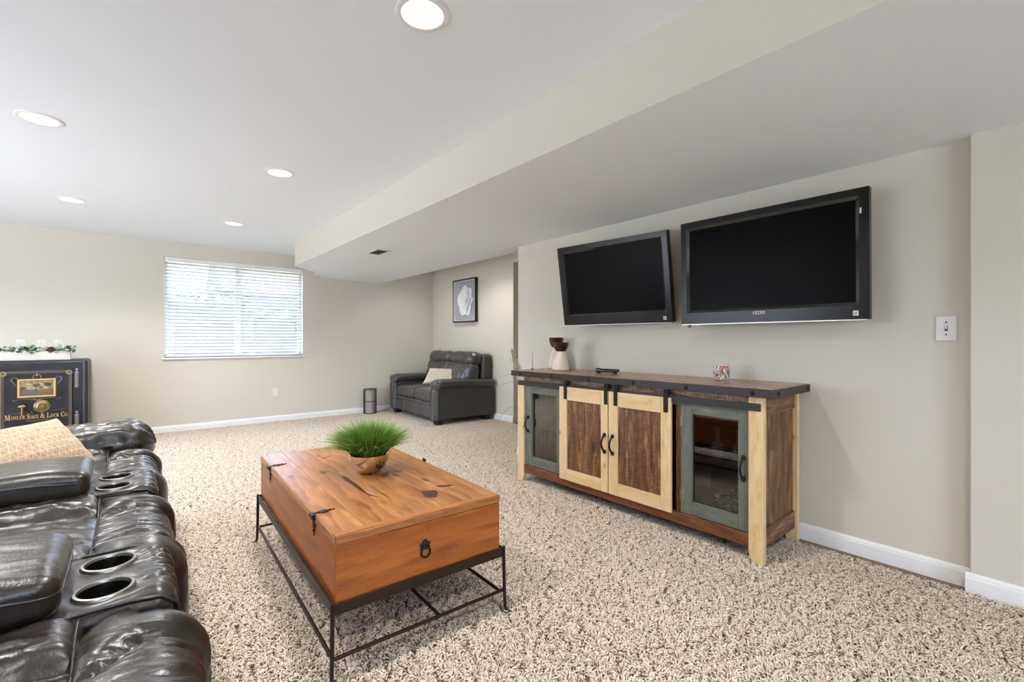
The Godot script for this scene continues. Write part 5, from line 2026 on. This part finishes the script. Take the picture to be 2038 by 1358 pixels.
# ---------------------------------------------------------------- window blind
func build_blind() -> void:
	var o := thing("window_blind", "white horizontal slat blind hanging closed at a slant in the window", "blind", Vector3((WX0 + WX1) * 0.5, WY0, BACK - 0.035))
	var W := (WX1 - WX0) - 0.012
	var H := WY1 - WY0
	var s := S()
	slab(s, Vector3(-W * 0.5, H - 0.062, 0.018), Vector3(W * 0.5, H - 0.002, 0.030), 0.003)
	slab(s, Vector3(-W * 0.5, H - 0.045, -0.03), Vector3(W * 0.5, H - 0.003, 0.016), 0.002)
	put("valance", s, M.trim_paint, o)
	var n := 27
	var pitch := (H - 0.062 - 0.045) / n
	var mesh: ArrayMesh
	s = S()
	s.set_smooth_group(0)
	var tilt := Basis(Vector3.RIGHT, 0.76)
	grid(s, 1, 6, func(u, v):
		var z: float = (v - 0.5) * 0.05
		return tilt * Vector3((u - 0.5) * W, 0.0025 * (1.0 - pow(v * 2.0 - 1.0, 2.0)) + 0.0013, z), false, true)
	grid(s, 1, 6, func(u, v):
		var z: float = (v - 0.5) * 0.05
		return tilt * Vector3((u - 0.5) * W, 0.0025 * (1.0 - pow(v * 2.0 - 1.0, 2.0)) - 0.0013, z), false, false)
	s.set_smooth_group(-1)
	for sg in [-1.0, 1.0]:
		convex(s, [tilt * Vector3(-W * 0.5, 0.0013, sg * 0.025), tilt * Vector3(W * 0.5, 0.0013, sg * 0.025), tilt * Vector3(W * 0.5, -0.0013, sg * 0.025), tilt * Vector3(-W * 0.5, -0.0013, sg * 0.025)], tilt * Vector3(0, 0, sg))
	mesh = commit(s)
	for k in n:
		var sl := put("slat", mesh, M.slat_white, o)
		sl.position = Vector3(0, 0.050 + (k + 0.5) * pitch, 0)
	s = S()
	slab(s, Vector3(-W * 0.5, 0.008, -0.025), Vector3(W * 0.5, 0.030, 0.025), 0.004)
	for x in [-0.66, -0.33, 0.0, 0.33, 0.66]:
		ball(s, Vector3(x, 0.012, 0.026), Vector3(0.006, 0.006, 0.004), 8, 6)
	put("bottom_rail", s, M.slat_white, o)
	for x in [-0.66, -0.33, 0.03, 0.36, 0.68]:
		s = S()
		tube(s, [Vector3(x, 0.02, 0.024), Vector3(x, H - 0.06, 0.024)], 0.0008, -1.0, 5)
		put("cord", s, M.off_white_plastic, o)
	s = S()
	tube(s, [Vector3(-0.72, H - 0.06, 0.032), Vector3(-0.722, 0.34, 0.034)], 0.0016, -1.0, 6)
	ball(s, Vector3(-0.722, 0.33, 0.034), Vector3(0.006, 0.010, 0.006), 8, 6)
	put("tilt_cord", s, M.off_white_plastic, o)
	s = S()
	tube(s, [Vector3(0.735, 0.50, 0.032), Vector3(0.733, 0.42, 0.034)], 0.0016, -1.0, 6)
	for k in 3:
		ball(s, Vector3(0.730 + k * 0.006, 0.41 - 0.015 * k, 0.034), Vector3(0.006, 0.011, 0.006), 8, 6)
	put("lift_cord", s, M.brass, o)


# ---------------------------------------------------------------- things on walls and soffit
func build_wall_things() -> void:
	# outlet
	var o := thing("wall_outlet", "white duplex power outlet low on the window wall", "outlet", Vector3(1.645, 0.425, BACK))
	var s := S()
	box(s, Vector3(0, 0, 0.004), Vector3(0.072, 0.116, 0.008), 0.003)
	put("plate", s, M.white_plastic, o)
	for y in [-0.02, 0.02]:
		s = S()
		soft(s, Vector3(0, y, 0.007), Vector3(0.034, 0.030, 0.006), 0.0028, Vector3i(2, 2, 1))
		put("socket", s, M.white_plastic, o)
		s = S()
		box(s, Vector3(-0.006, y + 0.003, 0.0102), Vector3(0.0022, 0.009, 0.0006))
		box(s, Vector3(0.006, y + 0.003, 0.0102), Vector3(0.0022, 0.007, 0.0006))
		box(s, Vector3(0, y - 0.007, 0.0102), Vector3(0.004, 0.004, 0.0006), 0.0)
		put("slots", s, M.dark_hole, o)
	# switch
	o = thing("light_switch", "white toggle light switch plate on the wall right of the televisions", "light switch", Vector3(TVW, 1.229, -0.373), -PI / 2)
	s = S()
	box(s, Vector3(0, 0, 0.004), Vector3(0.078, 0.124, 0.008), 0.0035)
	put("plate", s, M.white_plastic, o)
	s = S()
	box(s, Vector3(0, 0.0, 0.008), Vector3(0.011, 0.025, 0.0016))
	put("slot", s, M.band_iron, o)
	s = S()
	box(s, Vector3(0, 0.004, 0.014), Vector3(0.007, 0.012, 0.018), 0.002, WHITE, Basis(Vector3.RIGHT, -0.5))
	put("toggle", s, M.white_plastic, o)
	for y in [-0.030, 0.030]:
		s = S()
		ball(s, Vector3(0, y, 0.008), Vector3(0.0035, 0.0035, 0.0015), 10, 6)
		put("screw", s, M.wrought_iron, o)
	# vent in the soffit
	o = thing("air_vent", "white metal air vent grille set in the soffit underside", "vent", Vector3(2.085, SOFFIT, -4.77))
	s = S()
	for sg in [-1.0, 1.0]:
		slab(s, Vector3(sg * 0.070 - 0.012, -0.007, -0.15), Vector3(sg * 0.070 + 0.012, 0.0, 0.15), 0.002)
		slab(s, Vector3(-0.082, -0.007, sg * 0.138 - 0.012), Vector3(0.082, 0.0, sg * 0.138 + 0.012), 0.002)
	put("frame", s, M.white_plastic, o)
	s = S()
	slab(s, Vector3(-0.06, -0.0015, -0.128), Vector3(0.06, 0.0, 0.128))
	put("duct", s, M.dark_hole, o)
	for k in 9:
		s = S()
		box(s, Vector3(-0.052 + k * 0.013, -0.006, 0), Vector3(0.011, 0.0012, 0.256), 0.0, WHITE, Basis(Vector3(0, 0, 1), 0.6))
		put("louver", s, M.vent_grey, o)
	# picture: deep black frame, grey mount, white paper flower in relief
	o = thing("framed_flower_picture", "black shadow box frame with a white paper flower on the alcove wall", "picture", Vector3(ALC, 1.825, -6.272), -PI / 2)
	var X := 0.329
	var Y := 0.352
	s = S()
	var f := 0.022
	slab(s, Vector3(-X, -Y, 0.0), Vector3(-X + f, Y, 0.05), 0.002)
	slab(s, Vector3(X - f, -Y, 0.0), Vector3(X, Y, 0.05), 0.002)
	slab(s, Vector3(-X, -Y, 0.0), Vector3(X, -Y + f, 0.05), 0.002)
	slab(s, Vector3(-X, Y - f, 0.0), Vector3(X, Y, 0.05), 0.002)
	put("frame", s, M.frame_black, o)
	s = S()
	slab(s, Vector3(-X + f, -Y + f, 0.002), Vector3(X - f, Y - f, 0.006))
	put("mount", s, M.grey_mount, o)
	s = S()
	for q in [-1.0, 1.0]:
		slab(s, Vector3(q * (X - f - 0.004) - 0.004, -Y + f, 0.006), Vector3(q * (X - f - 0.004) + 0.004, Y - f, 0.046))
		slab(s, Vector3(-X + f, q * (Y - f - 0.004) - 0.004, 0.006), Vector3(X - f, q * (Y - f - 0.004) + 0.004, 0.046))
	put("inner_liner", s, M.white_paper, o)
	var petals := [[95, 0.205, 0.085, 0.008], [50, 0.20, 0.08, 0.010], [120, 0.175, 0.09, 0.011], [5, 0.165, 0.075, 0.009], [-65, 0.205, 0.085, 0.010], [-115, 0.205, 0.09, 0.009], [170, 0.19, 0.095, 0.012], [30, 0.12, 0.07, 0.016], [150, 0.12, 0.07, 0.017], [-90, 0.125, 0.07, 0.018], [90, 0.10, 0.06, 0.021], [-30, 0.095, 0.055, 0.022], [200, 0.09, 0.055, 0.024], [60, 0.06, 0.04, 0.028], [-60, 0.06, 0.04, 0.029], [180, 0.05, 0.035, 0.031]]
	for e in petals:
		s = S()
		var a := deg_to_rad(e[0])
		var ln: float = e[1] * 1.25
		var wd: float = e[2] * 1.35
		var z0: float = e[3] * 1.25
		var ax := Vector3(cos(a), sin(a), 0)
		var ay := Vector3(-sin(a), cos(a), 0)
		grid(s, 12, 8, func(u, v):
			var t: float = u
			var q: float = v * 2.0 - 1.0
			var wid: float = wd * pow(sin(PI * clampf(0.06 + t * 0.86, 0.0, 1.0)), 0.7) * (1.0 + 0.05 * sin(t * 40.0))
			var edge: float = ln * t * (1.0 - 0.06 * q * q + 0.025 * sin(q * 11.0) * t)
			return ax * edge + ay * q * wid + Vector3(0.0, 0.0, z0 - 0.004 + 0.004 * t * t + 0.016 * q * q * (1.0 - 0.5 * t)), false, true)
		put("petal", s, M.white_paper, o)


# ---------------------------------------------------------------- lantern, cord, ornamental grass
func build_floor_things() -> void:
	var o := thing("rod_lantern", "small black rod cylinder lantern lamp on the carpet left of the loveseat", "lamp", Vector3(3.005, FLOOR, -7.19))
	var R := 0.098
	var s := S()
	lathe(s, [Vector2(0.0, 0.0), Vector2(R + 0.004, 0.0), Vector2(R + 0.004, 0.022), Vector2(0.0, 0.022)], 40)
	put("base", s, M.frame_black, o)
	for y in [0.205, 0.395]:
		s = S()
		lathe(s, [Vector2(R - 0.006, y), Vector2(R + 0.004, y), Vector2(R + 0.004, y + 0.010), Vector2(R - 0.006, y + 0.010), Vector2(R - 0.006, y)], 40)
		put("ring", s, M.frame_black, o)
	for k in 22:
		var a := TAU * k / 22.0
		s = S()
		tube(s, [Vector3(cos(a) * R, 0.02, sin(a) * R), Vector3(cos(a) * R, 0.402, sin(a) * R)], 0.0042, -1.0, 6)
		put("rod", s, M.frame_black, o)
	s = S()
	lathe(s, [Vector2(0.0, 0.022), Vector2(0.070, 0.022), Vector2(0.070, 0.388), Vector2(0.067, 0.388), Vector2(0.067, 0.03)], 40)
	put("shade", s, M.lantern_paper, o)
	s = S()
	tube(s, [Vector3(3.10, 0.006, -7.19), Vector3(3.16, 0.010, -7.20), Vector3(3.25, 0.020, -7.22), Vector3(3.36, 0.035, -7.25), Vector3(3.45, 0.045, -7.28)], 0.0035, -1.0, 6)
	var cord := put("lamp_cord", s, mat("cord_brown", Color(0.20, 0.09, 0.07), 0.5))
	tag(cord, "thin dark lamp cord running from the rod lantern behind the loveseat", "cord")
	# ornamental grass standing behind the left end of the cabinet
	o = thing("ornamental_grass", "tall dried ornamental grass with a feathery plume behind the left end of the cabinet", "plant", Vector3(2.955, FLOOR, -3.13))
	s = S()
	lathe(s, [Vector2(0.0, 0.0), Vector2(0.055, 0.0), Vector2(0.065, 0.02), Vector2(0.075, 0.17), Vector2(0.08, 0.20), Vector2(0.074, 0.20), Vector2(0.07, 0.17), Vector2(0.0, 0.16)], 32)
	put("pot", s, M.clay_pot, o)
	# points are worked out in the plane across the cabinet end: a = towards the window wall, y = height
	var lv := [
		[[0.0, 0.16], [0.02, 0.55], [0.10, 0.86], [0.19, 1.03]],
		[[0.0, 0.16], [0.01, 0.55], [0.07, 0.80], [0.15, 0.875], [0.25, 0.83]],
		[[0.0, 0.16], [0.02, 0.55], [0.07, 0.72], [0.14, 0.80], [0.25, 0.76]],
		[[0.0, 0.16], [0.01, 0.40], [0.05, 0.60], [0.11, 0.66], [0.16, 0.63]],
		[[0.0, 0.16], [0.02, 0.36], [0.08, 0.50], [0.15, 0.56], [0.20, 0.54], [0.245, 0.44]],
		[[0.0, 0.16], [0.01, 0.45], [0.03, 0.72], [0.05, 0.90]]]
	for q in lv:
		var pts := []
		for p in q:
			pts.append(Vector3(-0.768 * p[0] * 1.55 - 0.01, p[1], -0.64 * p[0] * 1.55))
		var cv := Curve3D.new()
		for k in pts.size():
			var d: Vector3 = (pts[mini(k + 1, pts.size() - 1)] - pts[maxi(k - 1, 0)]) * 0.22
			cv.add_point(pts[k], -d, d)
		var line := Array(cv.tessellate_even_length(4, 0.03))
		s = S()
		tube(s, line, 0.0038, 0.0012, 6, Color(0.22, 0.24, 0.12))
		put("leaf_blade", s, M.leaf, o)
	s = S()
	var r := RandomNumberGenerator.new()
	r.seed = 8
	var tip := Vector3(-0.215, 1.095, -0.18)
	var low := Vector3(-0.168, 0.80, -0.138)
	tube(s, [Vector3(0, 0.16, 0), Vector3(-0.09, 0.55, -0.07), low, tip], 0.0035, 0.0015, 6, Color(0.5, 0.45, 0.3))
	for k in 330:
		var t := pow(r.randf(), 0.9)
		var c := low.lerp(tip, t) 
		var a := r.randf() * TAU
		var ln := 0.020 + 0.040 * (1.0 - t)
		var d := Vector3(cos(a), 0, sin(a)) * ln * 0.8 + Vector3(0.012, ln * 1.3, 0.012)
		tube(s, [c, c + d * 0.6, c + d + Vector3(0, -0.004, 0)], 0.0024, 0.0006, 4, Color(0.72, 0.66, 0.50) * r.randf_range(0.75, 1.1), false)
	put("plume", s, M.leaf, o)
	s = S()
	for k in 26:
		var t := k / 26.0
		var c := Vector3(-0.12 - 0.04 * t, 0.20 + 0.28 * t, -0.10 - 0.04 * t)
		var b := Basis.from_euler(Vector3(r.randf() * 6.0, r.randf() * 6.0, 0))
		s.set_smooth_group(-1)
		convex(s, [c + b * Vector3(-0.004, 0, -0.004), c + b * Vector3(0.03, 0.004, 0), c + b * Vector3(0.004, 0, 0.005)], b * Vector3.UP, [], Color(0.10, 0.12, 0.07))
	put("small_leaves", s, M.leaf, o)
